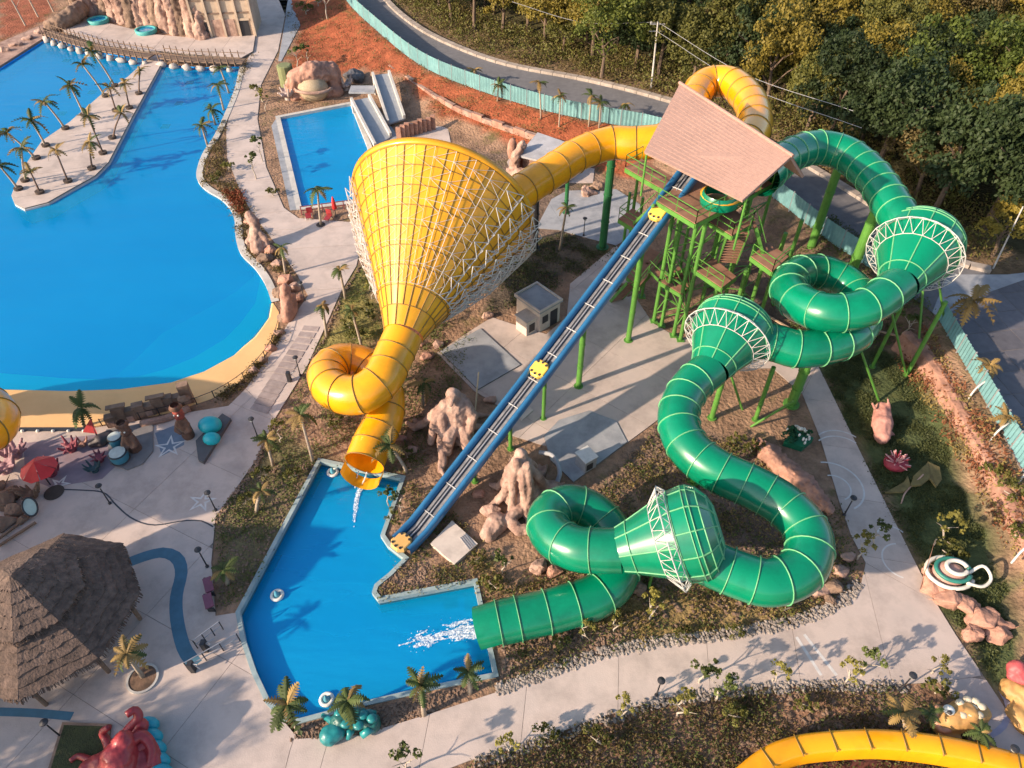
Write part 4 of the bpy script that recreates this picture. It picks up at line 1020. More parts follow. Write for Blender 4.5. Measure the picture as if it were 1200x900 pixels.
palm(495, 478, 497, 448, "yellow-green palm beside the pale rock sculpture", None, dry=.5, nf=12, fl=1.2, pit=False)
palm(478, 554, 457, 522, "palm leaning beside the yellow tube exit", None, dry=.3, nf=10, fl=1.3, pit=False)
palm(367, 541, 352, 486, "thin palm standing by the top corner of the landing pool", None, dry=.6, nf=9, fl=1.2, pit=False)
palm(98, 500, 96, 478, "small dark green palm at the edge of the sandy beach", None, dry=.05, nf=11, fl=1.3, pit=False)
palm(425, 410, 412, 364, "thin palm on the mound under the yellow funnel", None, dry=.4, nf=8, fl=.9, pit=False)
palm(405, 350, 398, 316, "leafy young palm beside the walkway under the lattice", None, dry=.3, nf=12, fl=.9, pit=False)
palm(383, 394, 378, 358, "leafy young palm where the walkway narrows", None, dry=.3, nf=12, fl=.9, pit=False)
palm(335, 322, 330, 290, "thin palm on the rocky pool edge by the walkway", None, dry=.3, nf=9, fl=.9, pit=False)
palm(656, 293, 664, 243, "thin palm on the dark bed behind the blue slide", None, dry=.3, nf=9, fl=.95, pit=False)
palm(1060, 862, 1058, 835, "yellow drooping palm behind the big orange flume", None, dry=.95, nf=12, fl=1.2, pit=False)
palm(1120, 398, 1141, 352, "golden palm outside the fence under the upper green funnel", None, dry=.9, nf=11, fl=1.9, pit=False, z0=ROADZ, r=.08)
palm(1150, 448, 1160, 428, "golden bushy palm on the tiled forecourt", "golden palms on the forecourt", dry=.95, nf=14, fl=1.1, z0=ROADZ)
palm(1172, 505, 1180, 488, "golden bushy palm on the tiled forecourt", "golden palms on the forecourt", dry=.95, nf=14, fl=1.1, z0=ROADZ)
palm(267, 685, 262, 668, "small green palm by the purple bench", None, dry=.1, nf=12, fl=1.0, pit=False)
palm(300, 600, 306, 575, "young palm in the bed beside the landing pool wall", None, dry=.4, nf=10, fl=1.0, pit=False)
palm(320, 545, 312, 515, "pale stemmed palm by the plaza bed", None, dry=.5, nf=10, fl=1.1, pit=False)
for (a, b, c, d) in [(553, 100, 556, 82), (583, 118, 584, 100), (634, 140, 632, 96), (655, 152, 657, 112), (690, 148, 693, 112), (702, 150, 704, 120), (730, 146, 733, 122)]:
    p = P(a, b, 1.6); palm(a, b, c, d, "small palm on the red bank in front of the road fence", "palms along the road fence", dry=.5, nf=9, fl=1.2, z0=max(0.2, hz(p.x, p.y) - .1), pit=False, r=.09)

# saplings and shrubs ---------------------------------------------------
def sap_proto(mat, seed, name, label, group, h=1.5, rx=.45, rz=.7, n=260, tm=None):
    t = thing(name, (0, 0, 0), label, "shrub" if "shrub" in name else "tree", group)
    trunk_mb(h, .045, seed, 4, .35).build("trunk", tm or pale_bark, t, local=True)
    put(crown_mesh(seed + 70, rx, rz, 9, n, .085, mat, cz=h + rz * .3), "crown", t, True); return t
SP = [sap_proto(green_m, 1, "sapling", "slender green sapling in the planted beds", "green saplings"), sap_proto(leaf_mat("sap_yellow", (.22, .20, .045), (.13, .12, .03)), 2, "sapling", "yellow-green leafy sapling in the planted beds", "yellow-green saplings", 1.3, .55, .6),
      sap_proto(LM[0], 3, "shrub", "low olive shrub in the planted beds", "olive shrubs", .4, .6, .5, 320)]
us = set()
for (k, px, py, s) in [(0, 820, 800, 1.3), (1, 795, 840, 1.2), (0, 838, 820, 1.3), (1, 905, 800, 1.0), (1, 990, 800, 1.1), (0, 1008, 792, 1.2), (2, 1095, 812, 1.2), (1, 595, 880, 1.0), (0, 480, 905, 1.3), (1, 730, 840, 1.0), (2, 640, 865, 1.0), (2, 700, 870, 1.1), (2, 860, 840, 1.0), (2, 940, 830, .9),
                       (1, 762, 726, 1.2), (1, 683, 748, 1.0), (2, 655, 752, 1.0), (1, 720, 740, .9), (1, 1005, 655, 1.2), (0, 1020, 640, 1.2), (2, 575, 690, 1.2), (2, 560, 660, .9), (0, 590, 672, 1.1), (2, 880, 530, 1.1), (2, 860, 520, 1.0), (0, 470, 600, 1.0), (2, 462, 612, .9), (0, 455, 590, .9),
                       (2, 310, 560, 1.0), (2, 290, 590, .9), (1, 330, 520, 1.0), (2, 395, 500, 1.1), (2, 420, 400, 1.3), (2, 432, 372, 1.3), (2, 410, 385, 1.2), (1, 437, 350, 1.0), (2, 480, 540, 1.0), (2, 345, 560, .9), (1, 1095, 640, 1.4), (2, 1110, 655, 1.4), (2, 1170, 600, 1.5), (2, 1150, 570, 1.2),
                       (2, 1180, 640, 1.3), (1, 1090, 790, 1.0), (2, 860, 745, .8), (2, 800, 745, .8), (2, 920, 715, .9), (2, 500, 790, .01), (1, 1040, 370, 1.6), (2, 1010, 395, 1.4), (0, 1055, 400, 1.5), (0, 300, 210, 1.4), (0, 308, 190, 1.3), (2, 320, 230, 1.2), (1, 312, 130, 1.4), (2, 300, 110, 1.2), (2, 268, 200, 1.2), (2, 255, 215, 1.1),
                       (2, 360, 20, 2.0), (2, 375, 15, 2.0), (0, 385, 30, 2.2), (0, 350, 82, 1.6), (0, 362, 78, 1.5)]:
    if s < .1: continue
    p = P(px, py); p.z = hz(p.x, p.y); t = SP[k]
    if k in us: t = copy_tree(t)
    us.add(k); t.location = p; t.scale = (s, s, s * random.uniform(.9, 1.2)); t.rotation_euler = (0, 0, random.random() * 6)
    wh = ("in the verge below the south walkway" if py > 790 else "on the dark lawn by the pink rock wall" if px > 1060 and py > 500 else "under the upper green funnel" if px > 990 and py < 420 else "beside the lower green tube" if px > 560 and py > 640
          else "under the middle green funnel" if px > 800 else "on the walkway side of the landing pool" if px < 350 and py > 480 else "near the foot of the blue slide" if py > 530 else "under the yellow funnel" if py > 330 else "along the west walkway" if px < 330 else "by the red soil bank")
    t["label"] = ["slender green sapling ", "yellow-green leafy sapling ", "low olive shrub "][k] + wh; t["group"] = ["green saplings ", "yellow-green saplings ", "olive shrubs "][k] + wh
gt = thing("shade_tree", P(1162, 300, ROADZ), "golden leafy tree at the forest foot beside the pale pole", "tree")
trunk_mb(3.2, .16, 77).build("trunk", bark, gt, local=True); put(crown_mesh(91, 2.6, 2.2, 20, 2400, .15, LM[2], cz=3.6), "crown", gt, True)
gt = thing("shade_tree", P(705, 88, 3), "bright green tree overhanging the road by the utility pole", "tree")
trunk_mb(4.5, .2, 78).build("trunk", bark, gt, local=True); put(crown_mesh(92, 4.2, 4.4, 26, 4200, .17, leaf_mat("leaf_bright", (.13, .15, .025), (.08, .10, .02)), cz=6), "crown", gt, True)
# loose stones in the beds
def rubble(poly, n, label, mat, size, seed, avoid=()):
    r = random.Random(seed); mb = MB(); xs = [p.x for p in poly]; ys = [p.y for p in poly]; k = 0
    while k < n:
        x, y = r.uniform(min(xs), max(xs)), r.uniform(min(ys), max(ys))
        if not inside((x, y), poly) or any(inside((x, y), a) for a in avoid): continue
        q = r.uniform(*size); mb.ball((x, y, hz(x, y) + q * .2), (q * r.uniform(.7, 1.4), q * r.uniform(.7, 1.4), q * .7), 5, 3, jit=.6); k += 1
    return tag(mb.build("rubble", mat), label, "stones", kind="stuff")
rubble(pxp([(690, 575), (770, 505), (880, 520), (965, 600), (1000, 680), (930, 727), (700, 740), (760, 690)]), 2600, "brown rubble in the bed round the green slide", rock_brown, (.04, .16), 1)
rubble(pxp([(590, 745), (690, 725), (760, 745), (640, 785), (586, 800)]), 700, "brown rubble by the green exit chute", rock_brown, (.04, .15), 2)
rubble(BED_S, 2200, "brown rubble in the verge below the south walkway", rock_brown, (.04, .17), 3)
rubble(pxp([(300, 550), (376, 538), (300, 690), (258, 716), (256, 612)]), 900, "dark pebbles beside the landing pool", rock_brown, (.03, .10), 4, [LAND_p])
rubble(pxp([(440, 690), (480, 655), (556, 680), (445, 702)]), 500, "pebbles on the tongue of land in the landing pool", rock_brown, (.03, .11), 5, [LAND_p])
rubble(pxp([(585, 796), (350, 850), (335, 868), (420, 862), (500, 838)]), 900, "pebbles on the lower edge of the landing pool", rock_brown, (.03, .12), 6, [LAND_p])
# ================================================================== OBJECTS
TEX = {}
def cloud(scale):
    if scale not in TEX:
        t = bpy.data.textures.new("relief", 'CLOUDS'); t.noise_scale = scale; t.noise_depth = 3; TEX[scale] = t
    return TEX[scale]
def organic(name, chains, mat, label=None, cat=None, group=None, voxel=.12, disp=.14, dscale=.5, parent=None, n=8, grow=None):
    """one continuous modelled surface from tapering limbs: swept, fused by a voxel remesh, roughened"""
    mb = MB()
    if grow:
        chains = [[(grow[0] + (p - grow[0]) * grow[1], r * grow[1]) for p, r in ch] for ch in chains]
    for ch in chains:
        pts = [(P(c[0], c[1], c[2]) if c[0] > -900 else Vector(c[1]), c[3]) if not isinstance(c[0], Vector) else (c[0], c[1]) for c in ch]
        for i, (p, r) in enumerate(pts):
            mb.ball(p, r, 10, 6)
            if i: mb.sweep([pts[i - 1][0], p], [pts[i - 1][1], r], n)
    o = mb.build(name, mat, parent, smooth=True)
    m = o.modifiers.new("fuse", 'REMESH'); m.mode = 'VOXEL'; m.voxel_size = voxel; m.use_smooth_shade = True
    if disp:
        m = o.modifiers.new("relief", 'DISPLACE'); m.texture = cloud(dscale); m.strength = disp; m.mid_level = .5; m.texture_coords = 'LOCAL'
    if label: tag(o, label, cat, group)
    return o
V = Vector

# ---- thatched hut
thatch = M("thatch", (.17, .115, .09), .95, (.075, .052, .042), scale=3, stretch=(1, 1, 1), bump=1.0, bscale=9, rnd=.18, dirt=.4, dscale=1.0)
hc = P(48, 712, 3.0); hc.z = 0
H = thing("thatched_hut", hc, "large two-tier thatched hut on the grey plaza", "hut")
def tier(r0, z0, r1, z1, courses, sides=8, rot=.2):
    for s_ in range(sides):
        a0, a1 = rot + 2 * math.pi * s_ / sides, rot + 2 * math.pi * (s_ + 1) / sides
        for k in range(courses):
            f0, f1 = k / courses, (k + 1.25) / courses; f1 = min(1, f1); mb = MB(); n = 14; vs = []; rq = random.Random(s_ * 31 + k + int(r0 * 100))
            for j in range(n + 1):
                t = j / n
                def at(f, up):
                    r = r0 + (r1 - r0) * f; z = z0 + (z1 - z0) * f + up
                    p0 = V((r * math.cos(a0), r * math.sin(a0), z)); p1 = V((r * math.cos(a1), r * math.sin(a1), z)); return hc + p0.lerp(p1, t)
                vs += [at(f1, .02), at(f0 - rq.uniform(0, .35) / courses, .12), at(f0 - rq.uniform(0, .2) / courses, .0)]
            mb.add(vs, [(3 * j, 3 * j + 1, 3 * j + 4, 3 * j + 3) for j in range(n)] + [(3 * j + 1, 3 * j + 2, 3 * j + 5, 3 * j + 4) for j in range(n)])
            mb.build("thatch_course", thatch, H)
tier(5.0, 2.7, 2.1, 4.5, 6); tier(2.75, 4.5, .12, 6.3, 5)
mb = MB(); mb.cyl(hc + V((0, 0, 6.2)), hc + V((0, 0, 6.5)), .3, .1, 8); mb.build("finial", thatch, H)
for k in range(8):
    a = .2 + 2 * math.pi * k / 8; p = hc + V((4.2 * math.cos(a), 4.2 * math.sin(a), 0)); mb = MB(); mb.cyl(p, p + V((0, 0, 3.0)), .12, n=8); mb.build("post", wood, H)
mb = MB(); mb.lathe([(0.01, 1.1), (2.2, 1.1), (2.2, 0), (2.1, 0)], 16, hc); mb.build("bar_counter", wood, H)
# strands of straw hanging over the eave
st = MB(); rq = random.Random(9)
for _ in range(900):
    a = rq.random() * 2 * math.pi; k = (a - .2) % (math.pi / 4) - math.pi / 8; r = 5.0 * math.cos(math.pi / 8) / math.cos(k) - .05; f = rq.choice([0, 0, 0, 1])
    z = 2.75
    if f: r = r * .55; z = 4.55
    p = hc + V((r * math.cos(a), r * math.sin(a), z)); q = p + V((math.cos(a) * .18, math.sin(a) * .18, -rq.uniform(.15, .45))); st.bar(p, q, .03)
o = st.build("straw_fringe", thatch, H); o["kind"] = "stuff"

# ---- rock sculptures between the yellow tail and the green loop
def tendrils(base, n, seed, rad=.24, spread=1.6, h=2.6):
    """rope-like carved strands that run down a figure and coil on the ground"""
    rq = random.Random(seed); out = []
    for k in range(n):
        a = 2 * math.pi * k / n + rq.uniform(-.3, .3); d = V((math.cos(a), math.sin(a), 0)); s_ = V((-d.y, d.x, 0)) * rq.uniform(-.7, .7); r = rad * rq.uniform(.7, 1.25); q = spread * rq.uniform(.7, 1.2)
        out.append([(base + d * .35 + V((0, 0, h * rq.uniform(.75, 1.0))), r * 1.1), (base + d * .75 + s_ * .3 + V((0, 0, h * .6)), r), (base + d * .95 + s_ * .8 + V((0, 0, h * .3)), r), (base + d * q + s_ + V((0, 0, .22)), r * .95), (base + d * (q + .45) + s_ * 1.7 + V((0, 0, .12)), r * .6)])
    return out
b_ = P(530, 512); b_.z = 0
organic("rock_sculpture", [[(b_ + V((.2, .2, .5)), 1.05), (b_ + V((.3, .2, 1.6)), .85), (b_ + V((.35, .15, 2.5)), .7)], [(b_ + V((.3, .1, 3.2)), .42), (b_ + V((.2, -.05, 3.5)), .36)], [(b_ + V((.2, -.35, 3.35)), .16), (b_ + V((.15, -.5, 3.15)), .12)],
        [(b_ + V((.8, .1, 2.6)), .36), (b_ + V((1.25, -.2, 2.0)), .28), (b_ + V((1.1, -.6, 1.3)), .24), (b_ + V((.7, -.75, 1.0)), .2)], [(b_ + V((-.2, 0, 2.6)), .36), (b_ + V((-.75, -.3, 2.0)), .28), (b_ + V((-.95, -.6, 1.2)), .24), (b_ + V((-1.1, -.7, .4)), .22)],
        [(b_ + V((.1, -.5, 1.2)), .42), (b_ + V((-.1, -1.1, 1.0)), .36), (b_ + V((-.2, -1.3, .3)), .3)], [(b_ + V((.7, -.5, 1.1)), .4), (b_ + V((.9, -1.1, .8)), .34), (b_ + V((.95, -1.25, .2)), .3)]] + tendrils(b_ + V((-.5, 0, 0)), 9, 5, .19, 1.9, 2.2),
        rock_pale, "pale rock sculpture of a seated figure beside the yellow tail", "sculpture", voxel=.07, disp=.15, dscale=.38, grow=(b_, 1.3))
b_ = P(612, 585); b_.z = 0
organic("rock_sculpture", [[(b_ + V((0, .2, .4)), 1.1), (b_ + V((0, .3, 1.4)), .75), (b_ + V((-.05, .4, 2.4)), .5), (b_ + V((-.1, .45, 3.1)), .34)], [(b_ + V((-.2, -1.0, .4)), .34), (b_ + V((-.7, -1.5, .35)), .32), (b_ + V((-.2, -2.1, .3)), .3), (b_ + V((.6, -2.0, .35)), .28), (b_ + V((1.1, -1.4, .5)), .24), (b_ + V((.8, -.9, .6)), .18)],
        [(b_ + V((-1.3, -1.6, .2)), .6), (b_ + V((-1.7, -2.2, .1)), .45)], [(b_ + V((1.5, .3, .3)), .6), (b_ + V((1.3, -.4, .25)), .5)]] + tendrils(b_ + V((0, .2, 0)), 11, 8, .2, 1.5, 3.1),
        rock_pale, "pale rock sculpture like draped tentacles beside the green loop", "sculpture", voxel=.07, disp=.15, dscale=.38, grow=(b_, 1.3))
mb = MB(); mb.sweep(spline(PP([(632, 530, .9), (648, 534, 1.1), (656, 552, .9), (652, 568, .4)]), .2), .16, 8)
tag(mb.build("arched_pipe", concrete_grey, smooth=True), "grey arched pipe curling round the tentacle rock sculpture", "pipe")
mb = MB(); mb.cyl(P(553, 521, .1), P(561, 436, 3.2), .06, n=6); tag(mb.build("bamboo_pole", M("bamboo", (.50, .38, .24), .7)), "thin pale pole standing against the leaning rock figure", "pole")
def boulder(px, py, r, mat, label, cat="boulder", group=None, z=0, squash=.7, seed=1, disp=.35):
    """an angular stone: convex hull of a few scattered points, edges broken up by relief"""
    c = P(px, py, z); c.z = max(z, hz(c.x, c.y) if z == 0 else z); rq = random.Random(seed + int(px) * 7 + int(py)); bm = bmesh.new()
    for _ in range(20):
        d = V((rq.gauss(0, 1), rq.gauss(0, 1), rq.gauss(0, 1))).normalized() * r * rq.uniform(.75, 1.12); bm.verts.new((d.x * 1.1, d.y * rq.uniform(.8, 1), d.z * squash + r * .28))
    h = bmesh.ops.convex_hull(bm, input=bm.verts[:]); bmesh.ops.delete(bm, geom=[v for v in bm.verts if not v.link_faces], context='VERTS')
    bmesh.ops.bevel(bm, geom=bm.edges[:], offset=r * .07, segments=1, affect='EDGES'); bmesh.ops.triangulate(bm, faces=bm.faces[:]); bmesh.ops.subdivide_edges(bm, edges=bm.edges[:], cuts=2, use_grid_fill=True)
    for v in bm.verts:
        q = v.co + c; v.co += v.co.normalized() * r * (.16 * mnoise.noise(q * (1.6 / r)) + .07 * mnoise.noise(q * (5 / r)))
    me = bpy.data.meshes.new("boulder"); bm.to_mesh(me); bm.free(); me.materials.append(mat); o = put(me, "boulder"); o.location = c
    return tag(o, label, cat, group)
for i, (px, py, r) in enumerate([(482, 530, .55), (470, 515, .45), (575, 600, .7), (560, 580, .5), (635, 615, .7), (645, 640, .6), (632, 665, .7), (650, 672, .6), (575, 470, .5), (500, 420, .6), (513, 405, .5), (492, 405, .4)]):
    boulder(px, py, r, rock_pink if i % 2 else rock_pale, "pinkish rock beside the carved sculptures and slides", group="pinkish rocks round the sculptures")
for i, (px, py, r) in enumerate([(960, 695, .6), (975, 690, .7), (985, 672, .6), (972, 705, .45), (992, 655, .5), (745, 690, .7), (733, 680, .5)]):
    boulder(px, py, r, rock_brown if i % 2 else rock_pale, "brown boulder in the bed inside the lower green bend", group="boulders by the lower green bend")
organic("long_rock", [[(898, 530, .4, .65), (920, 550, .5, .8), (945, 570, .5, .75), (962, 588, .4, .6), (972, 598, .3, .35)], [(908, 528, .3, .4), (890, 520, .2, .4)]], rock_pink, "long pink rock lying along the east walkway bed", "rock", voxel=.09, disp=.45, dscale=.35)

# ---- sculptures on the lawn
organic("pig_statue", [[(1034, 512, .5, .55), (1034, 496, .7, .75), (1034, 480, .8, .6)], [(1025, 478, 1.3, .14), (1022, 472, 1.6, .05)], [(1042, 476, 1.3, .14), (1040, 466, 1.8, .05)], [(1027, 508, .2, .2), (1026, 512, 0, .18)], [(1042, 506, .2, .2), (1046, 510, 0, .18)]],
        M("pink_stone", (.50, .25, .20), .8, (.34, .15, .12), scale=2, bump=.4), "pink stone animal statue lying on the dark lawn", "statue", voxel=.09, disp=.15, dscale=.4)
an = thing("coral_sculpture", P(1050, 545), "round crimson spiky coral sculpture with pale tips on lawn", "sculpture")
mb = MB(); mb.ball(P(1050, 543, .4), (.85, .7, .5), 14, 8); mb.build("coral_base", M("crimson", (.36, .04, .06), .6, (.22, .02, .04), scale=3), an, smooth=True)
rq = random.Random(4); ptp = M("pale_pink_tip", (.62, .34, .34), .6)
for k in range(46):
    a, b = rq.random() * 6.28, rq.uniform(.25, 1.5); c = P(1050, 543, .5); d = V((math.cos(a) * math.cos(b), math.sin(a) * math.cos(b), math.sin(b))); mb = MB()
    mb.cyl(c + d * .4, c + d * .95, .07, .035, 5, 0); mb.build("spike", ptp if k % 3 else MATS["crimson"], an)
lfm = M("mossy_rock", (.20, .16, .06), .9, (.11, .09, .035), scale=2, bump=.5); lf = thing("leaf_sculpture", P(1070, 570), "mossy folded leaf sculpture beside the crimson coral", "sculpture")
for lfp, zz in (([(1036, 579), (1058, 567), (1062, 560), (1066, 574), (1056, 580)], (.08, .3)), ([(1064, 574), (1068, 562), (1084, 547), (1086, 566), (1076, 574)], (.35, .5)), ([(1086, 566), (1084, 546), (1098, 552), (1101, 566), (1095, 574)], (.45, .2))):
    q = PP(lfp); mb = MB(); m_ = len(q); top_ = [V((p.x, p.y, zz[0] + (zz[1] - zz[0]) * k / m_ + .1)) for k, p in enumerate(q)]; mb.add(top_ + [p - V((0, 0, .16)) for p in top_], [tuple(range(m_)), tuple(range(2 * m_ - 1, m_ - 1, -1))] + [(k, m_ + k, m_ + (k + 1) % m_, (k + 1) % m_) for k in range(m_)]); mb.build("leaf_blade", lfm, lf)
mb = MB(); mb.sweep(spline(PP([(1056, 590, .06), (1062, 576, .25), (1082, 556, .6)]), .2), [.05] * 0 or .05, 6); mb.build("midrib", rock_pale, lf)
fp = thing("flower_planter", P(932, 512), "green square planter full of white flowers", "planter")
mb = MB(); c = P(932, 520); mb.prism([(c.x - 1.0, c.y - .2), (c.x + .2, c.y - .75), (c.x + 1.2, c.y + .1), (c.x + .1, c.y + .9)], 0, .55); mb.build("planter_box", M("planter_green", (.01, .16, .08), .5), fp)
me = crown_mesh(140, .85, .8, 10, 500, .10, leaf_mat("flower_leaf", (.03, .13, .06), (.02, .09, .04)), cz=.9); o = put(me, "foliage", fp, True); o.location = c - fp.location
wfm = M("white_petal", (.75, .74, .68), .7)
for k in range(26):
    a = rq.random() * 6.28; q = rq.random() ** .5 * .9; mb = MB(); mb.ball(c + V((math.cos(a) * q, math.sin(a) * q, 1.6 - q * .8)), (.09, .09, .15), 6, 4); mb.build("flower", wfm, fp)
sn = thing("shell_ride", P(1116, 682), "white and green spiral snail shell sculpture on pink rock", "sculpture")
shm, shg = M("shell_white", (.70, .66, .58), .5), M("shell_teal", (.03, .20, .16), .5)
c = P(1112, 672, .7)
mb = MB(); mb.ball(c, (1.0, .85, .6), 16, 9); mb.build("shell_body", M("shell_pink", (.52, .30, .24), .6), sn, smooth=True)
for k, (rr_, zz) in enumerate([(1.35, .1), (1.0, .42), (.6, .7)]):
    mb = MB(); pts = [c + V((rr_ * math.cos(t) + .1 * k, rr_ * .8 * math.sin(t), zz)) for t in [2 * math.pi * i / 24 for i in range(23)]]; mb.sweep(pts, .13, 8); mb.build("shell_coil", shm if k != 1 else shg, sn, smooth=True)
mb = MB(); mb.sweep(spline([c + V((.9, -.2, .3)), c + V((1.8, .1, .7)), c + V((2.2, -.5, .3)), c + V((1.5, -1.0, .2)), c + V((.6, -.8, .3))], .2), .10, 8); mb.build("shell_loop", shm, sn, smooth=True)
for i, (px, py, r) in enumerate([(1095, 690, .9), (1110, 705, 1.0), (1130, 712, .9), (1150, 728, 1.0), (1165, 745, .8), (1172, 735, .7), (1090, 672, .6), (1140, 745, .7)]):
    boulder(px, py, r, rock_pink, "rough pink boulder beneath the snail shell sculpture", group="pink boulders below the shell sculpture")
organic("flower_rock", [[(1200, 592, .6, .7), (1192, 585, .8, .5)], [(1180, 600, .3, .6), (1205, 610, .3, .6)]], M("orange_pink", (.60, .24, .16), .7, (.45, .16, .14), scale=2), "orange-pink flower shaped rock at the foot of fence", "rock", voxel=.1, disp=.2)
gt_ = thing("flower_ornament", P(1199, 592, 1.2), "magenta and white round ornament on the orange flower rock", "ornament")
mb = MB(); mb.ball(P(1199, 593, 1.3), (.35, .35, .25), 12, 6); mb.build("petal_ring", wfm, gt_, smooth=True); mb = MB(); mb.ball(P(1199, 593, 1.45), (.22, .22, .22), 10, 6); mb.build("centre", M("magenta", (.45, .03, .18), .5), gt_, smooth=True)

# ---- pink rock retaining wall below the east fence
rw = thing("retaining_wall", P(1110, 520), "pink sprayed-rock retaining wall below the turquoise fence", "wall")
wl = [(1045, 408), (1068, 432), (1092, 472), (1116, 516), (1140, 562), (1160, 606), (1180, 650), (1205, 700), (1235, 760)]
wb = spline(PP(wl), 1.0); f_ = frames(wb)
tp = [p - f[1] * .0 + V((0, 0, 0)) for p, f in zip(wb, f_)]
for i in range(0, len(wb) - 3, 3):
    mb = MB(); rq = random.Random(i); seg = wb[i:i + 4]; fs_ = f_[i:i + 4]; vs = []
    for k, (p, f) in enumerate(zip(seg, fs_)):
        o_ = -f[1]; o_ = o_ if o_.x > 0 else -o_
        vs += [p - o_ * .15 + V((0, 0, -.2)), p + o_ * .12 + V((0, 0, .8)), p + o_ * .3 + V((0, 0, 1.55)), p + o_ * .75 + V((0, 0, 1.7)), p + o_ * 1.15 + V((0, 0, 1.62))]
    mb.add(vs, [(5 * k + j, 5 * (k + 1) + j, 5 * (k + 1) + j + 1, 5 * k + j + 1) for k in range(3) for j in range(4)])
    o = mb.build("wall_section", rock_pink, rw, smooth=True)
    m = o.modifiers.new("sub", 'SUBSURF'); m.subdivision_type = 'SIMPLE'; m.levels = m.render_levels = 3; m = o.modifiers.new("relief", 'DISPLACE'); m.texture = cloud(.5); m.strength = .28; m.texture_coords = 'GLOBAL'; m.mid_level = .5
redgr = leaf_mat("red_shrub", (.26, .10, .05), (.16, .07, .035))
scatter("bank_shrubs", "reddish shrubs on the bank below the turquoise fence", [[p for p in PP([(1062, 402), (1085, 380), (1115, 440), (1160, 510), (1205, 600), (1240, 690), (1215, 690), (1170, 590), (1120, 500), (1090, 450)], 1.7)]], 420, .13, redgr, 51, .5)
scatter("bank_shrubs", "ochre grass on the bank below the turquoise fence", [[p for p in PP([(1062, 402), (1085, 380), (1115, 440), (1160, 510), (1205, 600), (1240, 690), (1215, 690), (1170, 590), (1120, 500), (1090, 450)], 1.7)]], 420, .12, grass_m, 52, .4)
for (px, py) in [(1133, 470), (1158, 520), (1190, 570), (1185, 660)]:
    a = P(px, py, 1.5); o = MB(); o.sweep(spline([a, a + V((.3, .25, 1.0)), a + V((.9, .5, 1.6))], .25), .07, 8); tag(o.build("bent_pipe", white_steel, smooth=True), "bent pale pipe leaning on the turquoise fence", "pipe", "bent pipes by the east fence")

# ---- bottom left: red octopus, turquoise figure, grass planter
pb = thing("lawn_planter", P(95, 880), "dark grass planter with stone kerb behind red octopus", "planter")
q = PP([(75, 848), (132, 850), (120, 925), (50, 930)]); mb = MB(); mb.prism([(p.x, p.y) for p in q], 0, .22); mb.build("kerb", rock_brown, pb)
mb = MB(); mb.prism([(p.x, p.y) for p in offset_poly(q, -.15)], .1, .24); mb.build("turf", M("dark_turf", (.05, .06, .02), .95, (.03, .035, .015), scale=6, bump=1, bscale=14), pb)
redm = M("red_fibreglass", (.40, .04, .045), .45, (.27, .025, .03), scale=1.6, coat=.15, dirt=.4, dscale=1.5, bump=.3, bscale=8)
oc = thing("octopus_sculpture", P(145, 900), "glossy red octopus sculpture with curling arms on the plaza", "sculpture")
organic("body", [[(140, 908, .8, 1.15), (140, 888, 1.5, .9), (145, 870, 1.9, .6)], [(150, 880, .9, .8), (172, 895, .7, .6)], [(120, 895, .5, .6), (105, 900, .4, .5)], [(160, 862, 1.0, .5), (166, 850, 1.3, .36)]], redm, parent=oc, voxel=.07, disp=.16, dscale=.5)
for i, ch in enumerate([[(140, 880, 1.2, .34), (150, 858, 1.3, .32), (162, 842, 1.6, .28), (158, 832, 2.0, .22), (148, 838, 2.1, .18)], [(135, 890, 1.0, .34), (125, 868, .9, .28), (120, 858, 1.2, .2), (128, 852, 1.5, .15)],
        [(150, 885, 1.2, .36), (172, 872, 1.2, .34), (182, 890, .9, .32), (180, 912, .6, .3)], [(130, 900, .6, .32), (108, 892, .4, .26), (92, 886, .3, .18), (82, 892, .3, .12)], [(150, 872, 1.8, .3), (166, 862, 1.7, .28), (178, 876, 1.3, .26), (176, 898, .9, .25)],
        [(128, 895, .8, .25), (112, 905, .4, .22), (98, 912, .3, .16)]]):
    mb = MB(); pts = PP([c[:3] for c in ch]); sp_ = spline(pts, .12); rad = np.interp(np.linspace(0, 1, len(sp_)), np.linspace(0, 1, len(ch)), [c[3] for c in ch]); mb.sweep(sp_, list(rad), 12); mb.build("tentacle", redm, oc, smooth=True)
tqm = M("turquoise_fibreglass", (.01, .36, .46), .4, (.01, .28, .38), scale=1, dirt=.25)
t_ = thing("wave_slide", P(186, 885), "turquoise stepped wave block beside the red octopus", "play slide")
for k in range(5):
    mb = MB(); a = P(172 + 4 * k, 852 + 14 * k, .2); mb.ball(a + V((.15, 0, .3)), (.62, .42, .5 + .04 * k), 12, 7); mb.build("wave_step", tqm, t_, smooth=True)
# ---- round planter by the hut
rp_ = thing("round_planter", P(168, 796), "low round planter with pale kerb beside the hut", "planter")
c = P(168, 796); mb = MB(); mb.lathe([(.86, 0), (.86, .16), (.74, .16), (.74, .05)], 28, c); mb.build("kerb", coping_mat, rp_); mb = MB(); mb.lathe([(.75, .12), (.01, .15)], 20, c); mb.build("soil", soil, rp_)
